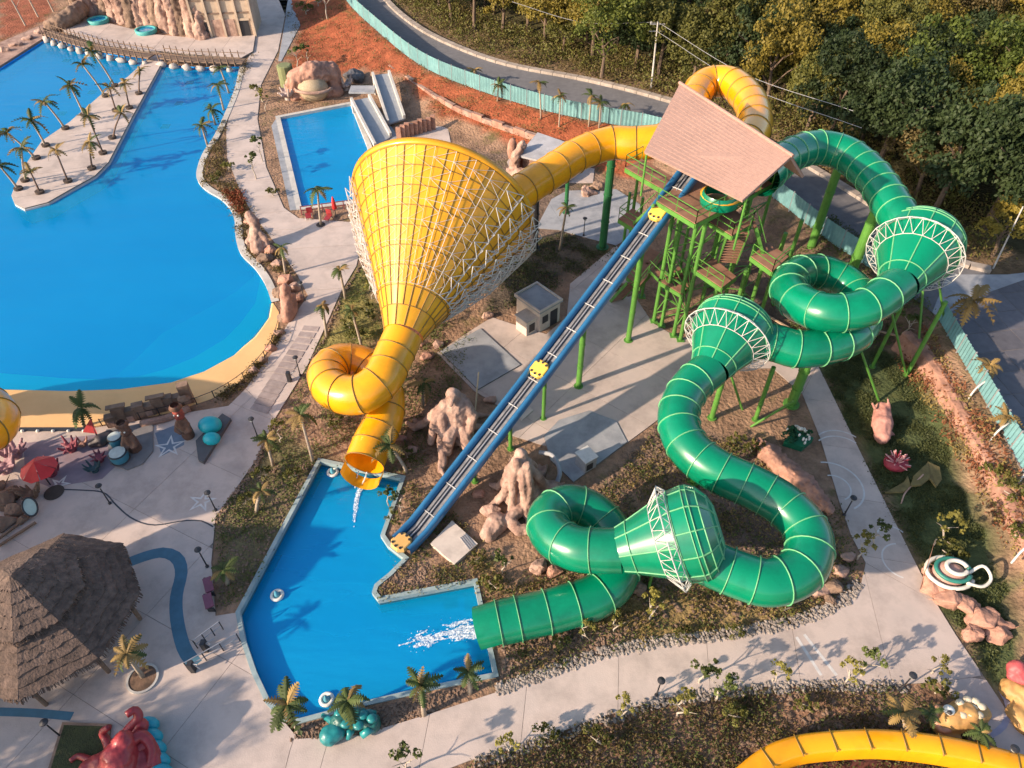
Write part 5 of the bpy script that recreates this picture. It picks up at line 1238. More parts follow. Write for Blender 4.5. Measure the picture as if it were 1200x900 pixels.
# ---- teal turtle
tm_ = M("teal_fibreglass", (.015, .24, .25), .4, (.01, .16, .17), scale=2, coat=.2, dirt=.3, dscale=2); tm2 = M("teal_dark", (.01, .11, .10), .45)
tt = thing("turtle_sculpture", P(410, 862), "glossy teal turtle sculpture on the landing pool edge", "sculpture")
organic("shell", [[(400, 846, .5, .6), (420, 842, .5, .6)], [(436, 848, .35, .5)]], tm2, parent=tt, voxel=.08, disp=.2, dscale=.2)
organic("head", [[(386, 862, .45, .55), (394, 858, .5, .5)]], tm_, parent=tt, voxel=.08, disp=.05)
for (a, b) in [((378, 838), (404, 860)), ((408, 866), (412, 856)), ((440, 856), (424, 862)), ((440, 835), (425, 842))]:
    mb = MB(); mb.sweep([P(*a, .3), P((a[0] + b[0]) / 2, (a[1] + b[1]) / 2 - 3, .55), P(*b, .4)], [.12, .22, .2], 10); mb.build("flipper", tm_, tt, smooth=True)
for (px, py) in [(398, 836), (412, 834), (425, 838), (405, 848), (420, 850), (436, 842)]:
    mb = MB(); mb.ball(P(px, py, .95), (.3, .26, .14), 9, 5); mb.build("scute", tm_, tt, smooth=True)
# ---- lamp posts
def lamp_proto():
    t = thing("garden_lamp", (0, 0, 0), "x", "lamp", "dark garden lamps along the walkways"); mb = MB(); mb.cyl((0, 0, 0), (0, 0, 2.1), .05, .035, 8); mb.lathe([(.11, 0), (.11, .12), (.05, .16)], 10); mb.build("post", dark_metal, t, local=True)
    mb = MB(); mb.lathe([(.01, 2.42), (.20, 2.34), (.22, 2.28), (.05, 2.2)], 12); mb.build("lamp_hood", dark_metal, t, local=True)
    mb = MB(); mb.lathe([(.12, 2.06), (.15, 2.28)], 10); mb.build("lamp_glass", M("lamp_glass", (.35, .38, .38), .3), t, local=True); return t
lpz = lamp_proto()
for i, (px, py, lab) in enumerate([(71, 863, "dark garden lamp at the corner of the grass planter by the octopus"), (1054, 809, "dark garden lamp on the verge beside the fish sculpture path"), (769, 815, "dark garden lamp on the verge opposite the green chute"),
        (989, 604, "dark garden lamp beside the long pink rock on the east walkway"), (1168, 893, "dark garden lamp beside the orange flume path"), (253, 598, "dark garden lamp beside the painted starfish"), (302, 512, "dark garden lamp on the plaza by the narrow walkway"),
        (129, 590, "dark garden lamp where the dark hose line bends"), (243, 664, "dark garden lamp beside the plaza bed and bench"), (352, 440, "dark garden lamp by the narrow walkway under the yellow loop"), (684, 276, "dark garden lamp on the grey pavement behind the blue slide"), (357, 352, "dark garden lamp on the rocky wave pool edge")]):
    t = lpz if i == 0 else copy_tree(lpz); t.location = P(px, py, .06); t["label"] = lab; t.scale = (1, 1, .85)
# ---- bench, barriers
bn = thing("bench", P(245, 695), "purple painted bench on the plaza by the planted bed", "bench"); pm = M("purple_paint", (.20, .06, .10), .5)
for k in range(2):
    a, b = P(242, 677 + 19 * k, .5), P(246, 693 + 19 * k, .5); mb = MB(); mb.bar(a, b, .5, .07); mb.build("seat", pm, bn)
    for p in (a, b): mb = MB(); mb.box(V((p.x, p.y, .23)), (.4, .08, .46)); mb.build("leg", dark_metal, bn)
for (a, b, lab) in [((222, 786), (282, 752), "low steel barrier across the pool-side gate"), ((232, 760), (262, 738), "short steel barrier by the upper pool gate")]:
    t = thing("steel_barrier", P(*a), lab, "barrier"); p, q = P(*a), P(*b)
    for h in (.5, 1.0): mb = MB(); mb.cyl(p + V((0, 0, h)), q + V((0, 0, h)), .035, n=6); mb.build("rail", grey_steel, t)
    for k in range(4): c = p.lerp(q, k / 3); mb = MB(); mb.cyl(c, c + V((0, 0, 1.02)), .035, n=6); mb.build("post", dark_metal, t)
for i, (px, py, lab) in enumerate([(228, 786, "black turnstile at the outer end of the pool gate"), (243, 762, "black turnstile beside the short barrier"), (340, 447, "black turnstile on the narrow walkway")]):
    t = thing("turnstile", P(px, py), lab, "turnstile"); c = P(px, py); mb = MB(); mb.box(c + V((0, 0, .5)), (.25, .35, 1.0)); mb.build("cabinet", dark_metal, t)
    for k in range(3): a = 2.1 * k; mb = MB(); mb.cyl(c + V((.15, 0, .85)), c + V((.55, .3 * math.cos(a), .85 + .3 * math.sin(a))), .03, n=6); mb.build("arm", grey_steel, t)
# timber boardwalk strips on the narrow walkway
bw = thing("boardwalk", P(330, 430), "weathered boardwalk planks laid on the narrow west walkway", "boardwalk")
for k in range(14):
    a, b = P(352 - 4.6 * k, 384 + 7.0 * k, .085), P(376 - 4.4 * k, 386 + 7.4 * k, .085); mb = MB(); mb.bar(a.lerp(b, .12), a.lerp(b, .88), .62, .03); mb.build("plank", M("grey_plank", (.36, .30, .28), .85, (.25, .20, .19), scale=2, rnd=.15), bw)

# ---- kiosk, pump box, covers
kw = M("cream_render", (.60, .52, .45), .8, (.52, .44, .38), scale=1.5, dirt=.3, dscale=1)
K = thing("kiosk", P(627, 385), "small cream service kiosk with flat grey roof", "building")
dk = (P(662, 372) - P(628, 392)); ang = math.atan2(dk.y, dk.x); kc = P(633, 375); u = V((math.cos(ang), math.sin(ang), 0)); v = V((-u.y, u.x, 0))
def kb(cx, cy, z0, z1, w, d, name, mat, par=K): mb = MB(); mb.box(kc + u * cx + v * cy + V((0, 0, (z0 + z1) / 2)), (w, d, z1 - z0), rz=ang); return mb.build(name, mat, par)
wall = kb(0, .3, 0, 2.1, 2.3, 2.9, "wall", kw); kb(0, .3, 2.1, 2.25, 2.6, 3.2, "roof", concrete_grey)
for (cx, cy, w, d) in [(0, 1.83, 2.6, .14), (0, -1.23, 2.6, .14), (1.23, .3, .14, 2.92), (-1.23, .3, .14, 2.92)]: kb(cx, cy, 2.252, 2.4, w, d, "parapet", kw)
an_ = kb(-1.75, -.2, 0, 1.5, 1.2, 1.3, "annex", kw); kb(-1.75, -.2, 1.5, 1.6, 1.4, 1.5, "annex_roof", kw)
kb(.45, -1.16, 0, 1.6, .8, .05, "door", dark_metal, wall); kb(-.55, -1.17, .8, 1.5, .6, .06, "window", dark_metal, wall); kb(-1.75, -.86, .3, 1.1, .6, .05, "window", dark_metal, an_)
pbx = thing("pump_box", P(686, 543), "silver metal pump box on the round-ended grey pad", "box"); c = P(686, 545, .12); sm = M("silver_sheet", (.55, .55, .56), .35, (.42, .42, .44), scale=2, metal=.5)
mb = MB(); mb.box(c + V((0, 0, .55)), (1.0, 1.1, 1.1), rz=.6); mb.build("cabinet", sm, pbx)
mb = MB(); mb.box(c + V((0, 0, 1.14)), (1.12, 1.22, .07), rz=.6); mb.build("lid", white_steel, pbx); mb = MB(); mb.box(c + V((.22, -.5, .45)), (.55, .06, .6), rz=.6); mb.build("hatch", dark_metal, pbx)
cv = thing("concrete_cover", P(531, 640), "square pale concrete hatch cover beside the blue slide foot", "cover"); q = PP([(505, 640), (530, 613), (560, 640), (533, 664)]); mb = MB(); mb.prism([(p.x, p.y) for p in q], 0, .3); mb.build("slab", kw, cv)
mb = MB(); a, b = P(545, 625, .33), P(556, 639, .33)
for k in range(4): mb.bar(a + V((-.1 * k, -.1 * k, 0)), b + V((-.1 * k, -.1 * k, 0)), .04)
mb.build("vent_grille", grey_steel, cv)
pvq = thing("paved_pad", P(640, 480), "low tan concrete pad edge beside the blue slide", "pad"); q = PP([(600, 480), (612, 470), (625, 482), (611, 494)]); mb = MB(); mb.prism([(p.x, p.y) for p in q], 0, .14); mb.build("slab", kw, pvq)

# ---- floats, drains and splash in the landing pool
foam = M("foam", (.80, .84, .86), .8, (.66, .76, .82), scale=6, bump=.6, bscale=10)
def thin_out(m):
    """foam lets the water show through in fine bubbles"""
    t = m.node_tree; N = t.nodes; b = N["Principled BSDF"]; tc = N.new("ShaderNodeTexCoord"); nz = N.new("ShaderNodeTexNoise"); nz.inputs["Scale"].default_value = 9; nz.inputs["Detail"].default_value = 6
    r = N.new("ShaderNodeMapRange"); r.inputs[1].default_value = .36; r.inputs[2].default_value = .62; r.inputs[3].default_value = .12; r.inputs[4].default_value = .95
    t.links.new(tc.outputs["Object"], nz.inputs["Vector"]); t.links.new(nz.outputs[0], r.inputs[0]); t.links.new(r.outputs[0], b.inputs["Alpha"])
thin_out(foam)
for (px, py, lab) in [(325, 698, "white teardrop buoy floating beside the long pool wall"), (383, 820, "white teardrop buoy floating near the teal turtle"), (390, 554, "white ring float in the top corner of the landing pool")]:
    t = thing("pool_buoy", P(px, py, -.52), lab, "buoy"); c = P(px, py, -.5); mb = MB(); pts = [c + V((.32 * math.cos(a), .32 * math.sin(a), .05)) for a in [2 * math.pi * i / 20 for i in range(21)]]; mb.sweep(pts, .11, 8); mb.build("float_ring", wfm, t, smooth=True)
    mb = MB(); mb.lathe([(.2, .02), (.12, .3), (.02, .6)], 12, c); mb.build("cone", M("float_blue", (.10, .35, .45), .5), t, smooth=True)
for (px, py) in [(528, 705), (553, 708), (567, 775), (455, 590)]:
    mb = MB(); c = P(px, py, -1.48); mb.box(c, (.9, .9, .05), rz=.15); mb.build("drain_grate", M("drain", (.02, .07, .14), .6), lp)
for (px, py) in [(48, 116), (78, 71), (108, 108), (72, 133), (136, 86), (222, 97), (210, 121), (243, 122), (194, 148)]:
    mb = MB(); c = P(px, py, -1.55); mb.box(c, (1.0, 1.0, .08)); mb.build("drain_grate", MATS["drain"], wp)
def foam_mesh(px, widths, n, label, seed, z=-.53, cell=.07):
    """streaky foam: thin raised flecks cut out of a fine grid by stretched noise, with spray drops on top"""
    pts = spline([P(a, b, z) for a, b in px], cell * 1.4); f = frames(pts); rq = random.Random(seed); mb = MB(); N_ = len(pts); wm = max(widths) * 1.25; K_ = int(2 * wm / cell); idx = {}; vs = []; fs = []
    def vert(i, j):
        if (i, j) not in idx:
            w = (j / K_ - .5) * 2 * wm; h = .05 * max(0, mnoise.noise(V((i * .35, j * .35, seed)))) + .09 * max(0, 1 - i / N_ * 1.6) * (1 - min(1, abs(w) / wm)) * (1 + mnoise.noise(V((i * .6, j * .8, 4))))
            idx[(i, j)] = len(vs); vs.append(pts[i] + f[i][1] * (w + rq.uniform(-.02, .02)) + V((0, 0, h + .012)))
        return idx[(i, j)]
    for i in range(N_ - 1):
        u = i / (N_ - 1); wd = np.interp(u, np.linspace(0, 1, len(widths)), widths)
        for j in range(K_):
            w = abs((j + .5) / K_ - .5) * 2 * wm / wd
            q = mnoise.noise(V((i * .07, j * .26, seed * 3.3))) * .7 + mnoise.noise(V((i * .25, j * .6, seed))) * .45
            if q > -.55 + 1.0 * w ** 2 + .65 * u: fs.append((vert(i, j), vert(i + 1, j), vert(i + 1, j + 1), vert(i, j + 1)))
    mb.add(vs, fs)
    for _ in range(n):
        i = int(rq.random() ** 1.5 * N_ * .9); w = np.interp(i / N_, np.linspace(0, 1, len(widths)), widths); r = rq.uniform(.012, .04); mb.ball(pts[i] + f[i][1] * float(rq.gauss(0, .4) * w) + V((0, 0, rq.random() * .3)), r, 5, 3)
    return tag(mb.build("splash_foam", foam, smooth=True), label, "foam", kind="stuff")
foam_mesh([(566, 735), (540, 740), (515, 744), (490, 753), (468, 760)], [.75, .8, .8, .6], 160, "white splash churned up by the green chute", 3)
foam_mesh([(425, 562), (420, 578), (417, 592), (414, 618)], [.3, .26, .2, .12], 40, "thin white trickle below the yellow exit", 4)
mb = MB(); mb.sweep(spline([P(420, 552, .3), P(418, 560, .1), P(416, 572, -.4)], .1), .05, 6); mb.sweep(spline([P(430, 553, .3), P(427, 562, .1), P(420, 576, -.4)], .1), .05, 6)
tag(mb.build("water_jet", foam, smooth=True), "two thin jets of water falling from the yellow exit", "water jet")
# ---- far end of the wave pool: rock cliff, basins, beige building, two rope bridges
cl = thing("rock_cliff", P(170, 35), "tall ridged brown rock cliff behind the wave pool terrace", "cliff")
rq = random.Random(12)
for k in range(15):
    x = 96 + 10 * k; y = 18 + k * 2.0 + rq.uniform(-3, 2); b = P(x, y); h = rq.uniform(5, 9); r = rq.uniform(.9, 1.5); ch = []
    for j in range(5): ch.append((b + V((rq.uniform(-.3, .3), .5 + j * .25, h * j / 4)), r * (1.1 - .12 * j)))
    o = organic("rock_column", [ch], rock_pale if k % 3 else rock_brown, parent=cl, voxel=.22, disp=.7, dscale=.5)
mb = MB(); p, q = P(90, 8), P(250, 32); mb.bar(p + V((0, 3, 3)), q + V((0, 3, 3)), 2.0, 7); mb.build("cliff_core", rock_brown, cl)
for (px, py) in [(116, 26), (172, 38)]:
    t = thing("rock_basin", P(px, py), "turquoise water basin at the foot of the rock cliff", "basin", "turquoise basins below the cliff"); c = P(px, py, .25)
    mb = MB(); mb.lathe([(1.5, 0), (1.6, .5), (1.25, .55), (1.2, .35)], 18, c); mb.build("basin_rim", M("turq_rock", (.06, .36, .34), .6, (.04, .26, .26), scale=2), t, smooth=True); mb = MB(); mb.lathe([(1.22, .4), (.01, .42)], 16, c); mb.build("basin_water", w_land, t)
bg_ = thing("beige_building", P(265, 45), "beige stone-clad building with dark doorways behind the terrace", "building")
p, q = P(232, 47), P(300, 44); ux = (q - p).normalized(); uy = V((-ux.y, ux.x, 0)); LB = (q - p).length; bgm = M("beige_stone", (.55, .43, .32), .85, (.45, .34, .25), scale=1.2, dirt=.3)
def bbx(x0, x1, d0, d1, z0, z1, name, mat, par=bg_):
    mb = MB(); mb.box(p + ux * (x0 + x1) / 2 + uy * (d0 + d1) / 2 + V((0, 0, (z0 + z1) / 2)), (x1 - x0, abs(d1 - d0), z1 - z0), rz=math.atan2(ux.y, ux.x)); return mb.build(name, mat, par)
w_ = bbx(0, LB, .3, 7, 0, 8, "wall", bgm)
for k in range(5): bbx(LB * k / 4 - .15, LB * k / 4 + .15, 0, .3, 0, 8, "pilaster", bgm)
for z in (3.4, 5.2): bbx(0, LB, .16, .3, z, z + .18, "cornice", M("stone_joint", (.22, .15, .11), .9))
for (x0, x1) in ((.6, 2.0), (LB - 2.0, LB - .6)):
    d = bbx(x0, x1, .2, .3, 0.1, 2.4, "doorway", dark_metal, w_); bbx(x0 - .2, x1 + .2, .1, .2, 2.4, 2.7, "lintel", bgm, w_)
bbx(LB / 2 - 1.6, LB / 2 + 1.6, .2, .3, .2, 2.6, "stone_panel", rock_pale, w_)
def rope_bridge(px, label):
    pts = spline(PP(px, .9), 1.0); t = thing("rustic_bridge", P(*px[0]), label, "bridge"); f = frames(pts)
    for i in range(len(pts) - 1):
        mb = MB(); mb.bar(pts[i], pts[i + 1], 1.6, .15); mb.build("deck_board", wood, t)
        if i % 1 == 0:
            for sg in (-1, 1):
                b = pts[i] + f[i][1] * sg * .85; mb = MB(); mb.cyl(b - V((0, 0, .4)), b + V((0, 0, 1.1 + .2 * random.random())), .09, .06, 6); mb.build("post", wood, t)
                mb = MB(); mb.bar(b + V((0, 0, .8)), pts[i + 1] + f[i + 1][1] * sg * .85 + V((0, 0, .8)), .07); mb.build("rope_rail", wood, t)
        if i % 2 == 0:
            b = pts[i] - V((0, 1.1, .75)); mb = MB(); mb.ball(b, (.4 + .35 * random.random(), .4, .35 + .3 * random.random()), 8, 5, jit=.6); mb.build("stone_corbel", M("white_stone", (.50, .45, .41), .8, (.32, .28, .25), scale=2, bump=.4), t, smooth=True)
rope_bridge([(56, 38), (85, 48), (125, 58), (178, 66)], "rustic timber bridge from the left terrace to the pier")
rope_bridge([(190, 66), (225, 70), (262, 71), (286, 72)], "rustic timber bridge from the pier to the west walkway")
organic("rock_outcrop", [[(60, 32, .5, 1.1), (72, 26, 1.0, 1.2), (85, 18, 1.4, 1.3), (95, 10, 1.6, 1.2)]], rock_brown, "dark rock outcrop beside the bridge head", "rock", voxel=.2, disp=.6, dscale=.6)
for i, (px, py) in enumerate([(5, 62), (20, 55), (35, 47), (48, 40)]): boulder(px, py, 1.0, rock_pale, "pale boulder on the far left wave pool terrace", group="pale boulders on the left terrace")
for (a, b, c, d) in [((30, 30), (18, -5), 0, 0), ((45, 20), (38, -12), 0, 0), ((63, 14), (55, -15), 0, 0)]:
    t = thing("bare_tree", P(*a), "thin leaning bare tree on the red soil above the terrace", "tree", "bare trees on the red soil"); g = P(*a); mb = MB(); mb.sweep([g, g + V((-.5, .3, 3)), g + V((-1.2, .5, 6.5))], [.13, .1, .05], 6); mb.build("trunk", pale_bark, t)
    for k in range(4): mb = MB(); s0 = g + V((-.4 - .2 * k, .3, 2.5 + k)); mb.sweep([s0, s0 + V((.8 * (-1) ** k, .4, 1.0))], [.05, .02], 5); mb.build("branch", pale_bark, t)

# ---- rockwork along the planted wave pool edge
er = [(295, 262, .75), (298, 275, .8), (306, 288, .8), (318, 296, .7), (312, 305, .75), (325, 312, .6), (335, 330, .8), (330, 345, .9), (345, 340, .7), (340, 360, .75), (335, 375, .6), (327, 392, .5), (318, 410, .5), (308, 424, .45), (298, 436, .45), (350, 352, .6)]
for i, (px, py, r) in enumerate(er): boulder(px, py, r, [rock_pink, rock_brown, rock_pale][i % 3], "weathered rock on the strip between wave pool and walkway", group="rocks along the wave pool strip", squash=.9)
organic("rock_figure", [[(302, 292, .3, .7), (300, 276, 1.2, .6), (298, 262, 2.2, .5), (292, 252, 2.8, .45)], [(300, 268, 1.8, .3), (310, 278, 1.2, .25), (314, 288, .5, .22)], [(296, 272, 1.4, .3), (290, 284, .6, .25)]], rock_pale, "pale seated rock figure on the wave pool strip", "sculpture", voxel=.12, disp=.25, dscale=.4)
organic("rock_pillar", [[(337, 372, .2, .6), (336, 355, 1.2, .55), (334, 338, 2.2, .45)], [(342, 365, .4, .5), (343, 348, 1.2, .35)]], rock_pink, "upright pink rock slab on the wave pool strip", "rock", voxel=.12, disp=.25, dscale=.4)
scatter("ground_cover", "dry plants on the strip along the wave pool", [pxp([(285, 80), (300, 60), (270, 120), (262, 150), (262, 185), (285, 235), (350, 330), (300, 312), (280, 280), (270, 240), (238, 218), (240, 185), (266, 135)])], 700, .12, LM[4], 53, .35, cat="ground cover")
scatter("ground_cover", "rust coloured flowers on the strip near the rock figure", [pxp([(262, 225), (278, 218), (290, 245), (284, 256)])], 160, .13, leaf_mat("rust_flower", (.35, .10, .04), (.22, .06, .03)), 54, .4, cat="ground cover")
scatter("ground_cover", "brown shrubs along the beach's lower rim", [pxp([(262, 468), (290, 452), (318, 415), (334, 385), (328, 384), (316, 410), (280, 450), (250, 470)])], 200, .10, LM[4], 55, .35, cat="ground cover")
hr = thing("rim_fence", P(290, 445), "low dark cable fence following the beach rim", "fence"); pts = spline(PP([(120, 499), (180, 488), (245, 469), (280, 449), (302, 430), (320, 406), (328, 382)], 0), 1.3)
for i in range(len(pts) - 1):
    mb = MB(); mb.cyl(pts[i], pts[i] + V((0, 0, .75)), .04, n=6); mb.build("post", dark_metal, hr); mb = MB(); mb.bar(pts[i] + V((0, 0, .68)), pts[i + 1] + V((0, 0, .68)), .035); mb.build("cable", dark_metal, hr)

# ---- play area between the beach and the plaza
brz = M("bronze_brown", (.17, .085, .055), .6, (.09, .045, .03), scale=2.5, bump=.4); redfig = M("red_mask", (.32, .06, .04), .6, (.20, .04, .03), scale=2.5)
def tiki(px, py, h, label, body, headm):
    b = P(px, py); t = thing("tiki_statue", b, label, "statue")
    organic("body", [[(b + V((0, 0, .2)), .45), (b + V((0, 0, h * .35)), .42), (b + V((0, 0, h * .55)), .34)], [(b + V((-.3, -.1, h * .5)), .16), (b + V((-.5, -.35, h * .33)), .14), (b + V((-.2, -.5, h * .28)), .12)], [(b + V((.3, -.1, h * .5)), .16), (b + V((.5, -.35, h * .33)), .14), (b + V((.2, -.5, h * .28)), .12)]], body, parent=t, voxel=.07, disp=.08, dscale=.25)
    organic("head", [[(b + V((0, 0, h * .68)), .38), (b + V((0, 0, h * .82)), .36)], [(b + V((0, -.3, h * .72)), .14), (b + V((0, -.4, h * .68)), .1)]], headm, parent=t, voxel=.07, disp=.08, dscale=.25)
    mb = MB(); mb.lathe([(.36, h * .88), (.46, h * .92), (.3, h)], 12, b); mb.build("headdress", body, t, smooth=True)
    for sg in (-1, 1): mb = MB(); mb.ball(b + V((sg * .14, -.33, h * .78)), .07, 8, 5); mb.build("eye", wfm, t, smooth=True)
tiki(160, 528, 3.0, "brown carved tiki statue seated beside the pale drum", brz, brz); tiki(222, 512, 3.4, "tall brown tiki statue with red mask beside turquoise seat", brz, redfig)
mb = MB(); mb.cyl(P(214, 506, 1.6), P(205, 499, 2.4), .06, .03, 6); tag(mb.build("spear", wood), "thin wooden spear held out by the tall tiki statue", "spear")
for (px, py, r, h, lab) in [(143, 540, .62, .95, "pale-topped blue drum in front of the brown tiki statue"), (141, 524, .5, 1.2, "tall blue drum behind the pale-topped drum")]:
    t = thing("drum", P(px, py), lab, "drum"); c = P(px, py, .06); mb = MB(); mb.lathe([(r * .8, 0), (r, h * .5), (r * .85, h)], 18, c); mb.build("drum_shell", M("drum_blue", (.05, .22, .30), .5), t, smooth=True); mb = MB(); mb.lathe([(r * .88, h), (.01, h + .03)], 18, c); mb.build("drum_skin", M("drum_skin", (.50, .56, .52), .7), t)
    for z in (.15, h - .12): mb = MB(); mb.lathe([(r * .9, z), (r * 1.02, z + .03), (r * .9, z + .09)], 18, c); mb.build("hoop", dark_metal, t)
t = thing("turquoise_seat", P(245, 512), "turquoise double-lobed shell seat behind the tall tiki", "seat")
for (px, py, r) in [(246, 498, .85), (248, 514, .62)]: mb = MB(); mb.ball(P(px, py, .7), (r, r * .8, r * .75), 16, 9); mb.build("shell_lobe", M("bright_turquoise", (.01, .42, .48), .4, (.01, .36, .42), scale=2), t, smooth=True)
mb = MB(); q = PP([(231, 520), (262, 488), (272, 494), (240, 545), (234, 542)]); mb.prism([(a.x, a.y) for a in q], 0, .35); tag(mb.build("dark_plinth", M("slate", (.10, .10, .11), .8)), "dark wedge plinth under the turquoise seat", "plinth")
q = PP([(125, 505), (180, 495), (180, 530), (168, 545), (150, 552), (130, 545)]); mb = MB(); mb.prism([(a.x, a.y) for a in q], .05, .16); tag(mb.build("stage_slab", M("stage_grey", (.20, .19, .19), .85)), "dark grey stage slab under the tiki statue", "slab")
q = PP([(182, 508), (218, 494), (216, 522), (190, 535)]); mb = MB(); mb.prism([(a.x, a.y) for a in q], .03, .064); struct(mb.build("painted_floor", M("slate_blue_paint", (.16, .20, .26), .7, (.13, .17, .22), scale=2)))
q = PP([(28, 520), (128, 508), (135, 548), (120, 562), (60, 572), (30, 560)]); mb = MB(); mb.prism([(a.x, a.y) for a in q], .03, .064); struct(mb.build("painted_floor", M("mauve_paint", (.26, .20, .23), .7, (.21, .16, .19), scale=1.5)))
ru = thing("ruin_wall", P(190, 484), "broken brown ruin wall with pale niches along the beach rim", "wall")
for k in range(9):
    a = P(134 + 11 * k, 498 - 3.4 * k); h = [1.0, 1.6, 1.1, 1.3, 1.0, 1.4, 1.2, 1.0, 1.9][k]; mb = MB(); mb.box(a + V((0, 0, h / 2)), (.78, .55, h), rz=.35); o = mb.build("wall_block", rock_brown, ru)
    if k % 2 == 0: mb = MB(); mb.box(a + V((.05, -.3, .35)), (.45, .08, .5), rz=.35); mb.build("niche", rock_pale, ru)
    if k in (1, 5): mb = MB(); mb.box(a + V((0, 0, h + .08)), (1.3, .4, .14), rz=.3); mb.build("beam", wood, ru)
boulder(216, 470, .5, rock_brown, "round brown stone crowning the ruin wall", z=1.0)
mb = MB(); mb.sweep(spline(PP([(165, 497, .2), (195, 490, .25), (222, 478, .25)]), .4), [.3] * 0 or .28, 8); tag(mb.build("stone_kerb", rock_pale, smooth=True), "long pale rounded kerb in front of the ruin wall", "kerb")
sb = thing("sail_boat", P(115, 520), "dark play boat with small red sail by the beach", "boat")
organic("hull", [[(108, 520, .3, .3), (118, 516, .35, .5), (128, 510, .4, .4)]], M("dark_hull", (.05, .04, .045), .6), parent=sb, voxel=.08, disp=.05)
mb = MB(); mb.cyl(P(115, 515, .4), P(106, 490, 2.2), .06, .04, 6); mb.build("mast", dark_metal, sb)
mb = MB(); a, b, c = P(114, 508, .9), P(106, 490, 2.2), P(97, 506, .9); th = V((.03, -.05, .02)); mb.add([a, b, c, a + th, b + th, c + th], [(0, 1, 2), (5, 4, 3), (0, 3, 4, 1), (1, 4, 5, 2), (2, 5, 3, 0)]); mb.build("sail", redm, sb)
um = thing("parasol", P(45, 560), "bright red folded-petal parasol on the play terrace", "parasol"); c = P(42, 545, 2.2); brd = M("bright_red", (.62, .03, .03), .55, (.5, .02, .02), scale=2)
mb = MB(); mb.cyl(V((c.x, c.y, 0)), c, .05, n=6); mb.build("pole", dark_metal, um)
for k in range(6):
    a0, a1 = k * math.pi / 3, (k + 1) * math.pi / 3; mb = MB(); mid = (a0 + a1) / 2
    e = [c + V((1.15 * math.cos(a), 1.15 * math.sin(a), -.35)) for a in (a0 + .03, mid, a1 - .03)]; e[1] += V((0, 0, -.12)); tp_ = c + V((0, 0, .35)); mb.add([tp_, e[0], e[1], e[2]] + [v - V((0, 0, .03)) for v in (tp_, *e)], [(0, 1, 2), (0, 2, 3), (6, 5, 4), (7, 6, 4), (1, 5, 6, 2), (2, 6, 7, 3)]); mb.build("canopy_panel", brd, um)
cor = M("coral_maroon", (.26, .05, .07), .6, (.15, .03, .05), scale=2); corp = M("coral_mauve", (.34, .20, .22), .7, (.22, .12, .14), scale=2)
def coral(px, py, s, mat, label, seed, n=9):
    rq = random.Random(seed); b = P(px, py, .05); ch = [[(b, .3 * s), (b + V((0, 0, .3 * s)), .25 * s)]]
    for k in range(n):
        a = 6.28 * k / n + rq.random() * .5; ch.append([(b + V((0, 0, .2 * s)), .15 * s), (b + V((math.cos(a) * .45 * s, math.sin(a) * .45 * s, .45 * s)), .12 * s), (b + V((math.cos(a) * .7 * s, math.sin(a) * .7 * s, rq.uniform(.5, 1.2) * s)), .07 * s)])
    organic("coral_cluster", ch, mat, label, "coral", voxel=.06, disp=.05)
coral(85, 528, 1.0, cor, "maroon branching coral figure near the red sail", 1); coral(98, 522, .7, rock_pink, "small pink coral figure near the red sail", 2, 6); coral(62, 556, 1.1, cor, "dark maroon coral under the red parasol", 3); coral(20, 535, 1.3, corp, "mauve coral mass beside the red parasol", 4, 12); coral(8, 552, 1.4, corp, "mauve coral mass at the plaza edge", 5, 12)
coral(112, 552, .8, M("dark_teal_fig", (.03, .07, .08), .5), "dark teal crawling figure on the mauve floor", 6, 8); coral(118, 540, .8, cor, "low maroon figure on the mauve floor", 7, 8); coral(40, 582, 1.0, rock_brown, "brown twig coral beside the dark round mat", 8, 10)
mb = MB(); mb.lathe([(.65, .09), (.6, .12), (.01, .13)], 20, P(64, 578)); tag(mb.build("round_mat", M("dark_mat", (.07, .055, .045), .9)), "dark round mat on the plaza near the parasol", "mat")
mm_ = thing("tilted_mirror", P(36, 605), "pale green mirror disc in dark frame propped on rocks", "mirror"); c = P(35, 594, .9); nrm = V((.3, -.6, .7)).normalized(); m3 = nrm.to_track_quat('Z', 'Y').to_matrix()
mb = MB(); ring_pts = [c + m3 @ V((.42 * math.cos(a), .62 * math.sin(a), 0)) for a in [2 * math.pi * i / 24 for i in range(25)]]; mb.sweep(ring_pts, .06, 6); mb.build("frame", dark_metal, mm_, smooth=True); mb = MB(); mb.add(ring_pts[:24], [tuple(range(24))]); mb.build("disc", M("pale_mirror", (.40, .52, .48), .2), mm_)
mb = MB(); mb.bar(V((c.x, c.y, 0)), c - nrm * .1, .08); mb.build("stand", dark_metal, mm_)
for i, (px, py, r) in enumerate([(8, 590, .9), (20, 600, .7), (5, 615, .8), (18, 580, .7), (28, 612, .5), (0, 575, .8)]): boulder(px, py, r, rock_brown, "dark rock at the plaza's left rim below the mauve coral", group="dark rocks at the plaza rim")
for (a, b) in [((-5, 634), (35, 604)), ((-2, 640), (42, 612))]: mb = MB(); mb.bar(P(*a, .25), P(*b, .25), .14); tag(mb.build("timber_beam", wood), "dark timber beam lying below the rim rocks", "beam", "timber beams by the rim rocks")
dl = thing("drain_channel", P(60, 506), "dark drain channel with small lights at the beach foot", "channel"); mb = MB(); mb.box((P(20, 505) + P(108, 503)) / 2 + V((0, 0, .06)), ((P(108, 503) - P(20, 505)).length, .35, .1)); mb.build("channel", dark_metal, dl)
for k in range(5): mb = MB(); mb.ball(P(26 + 18 * k, 505, .14), .12, 8, 5); mb.build("light_fitting", wfm, dl, smooth=True)

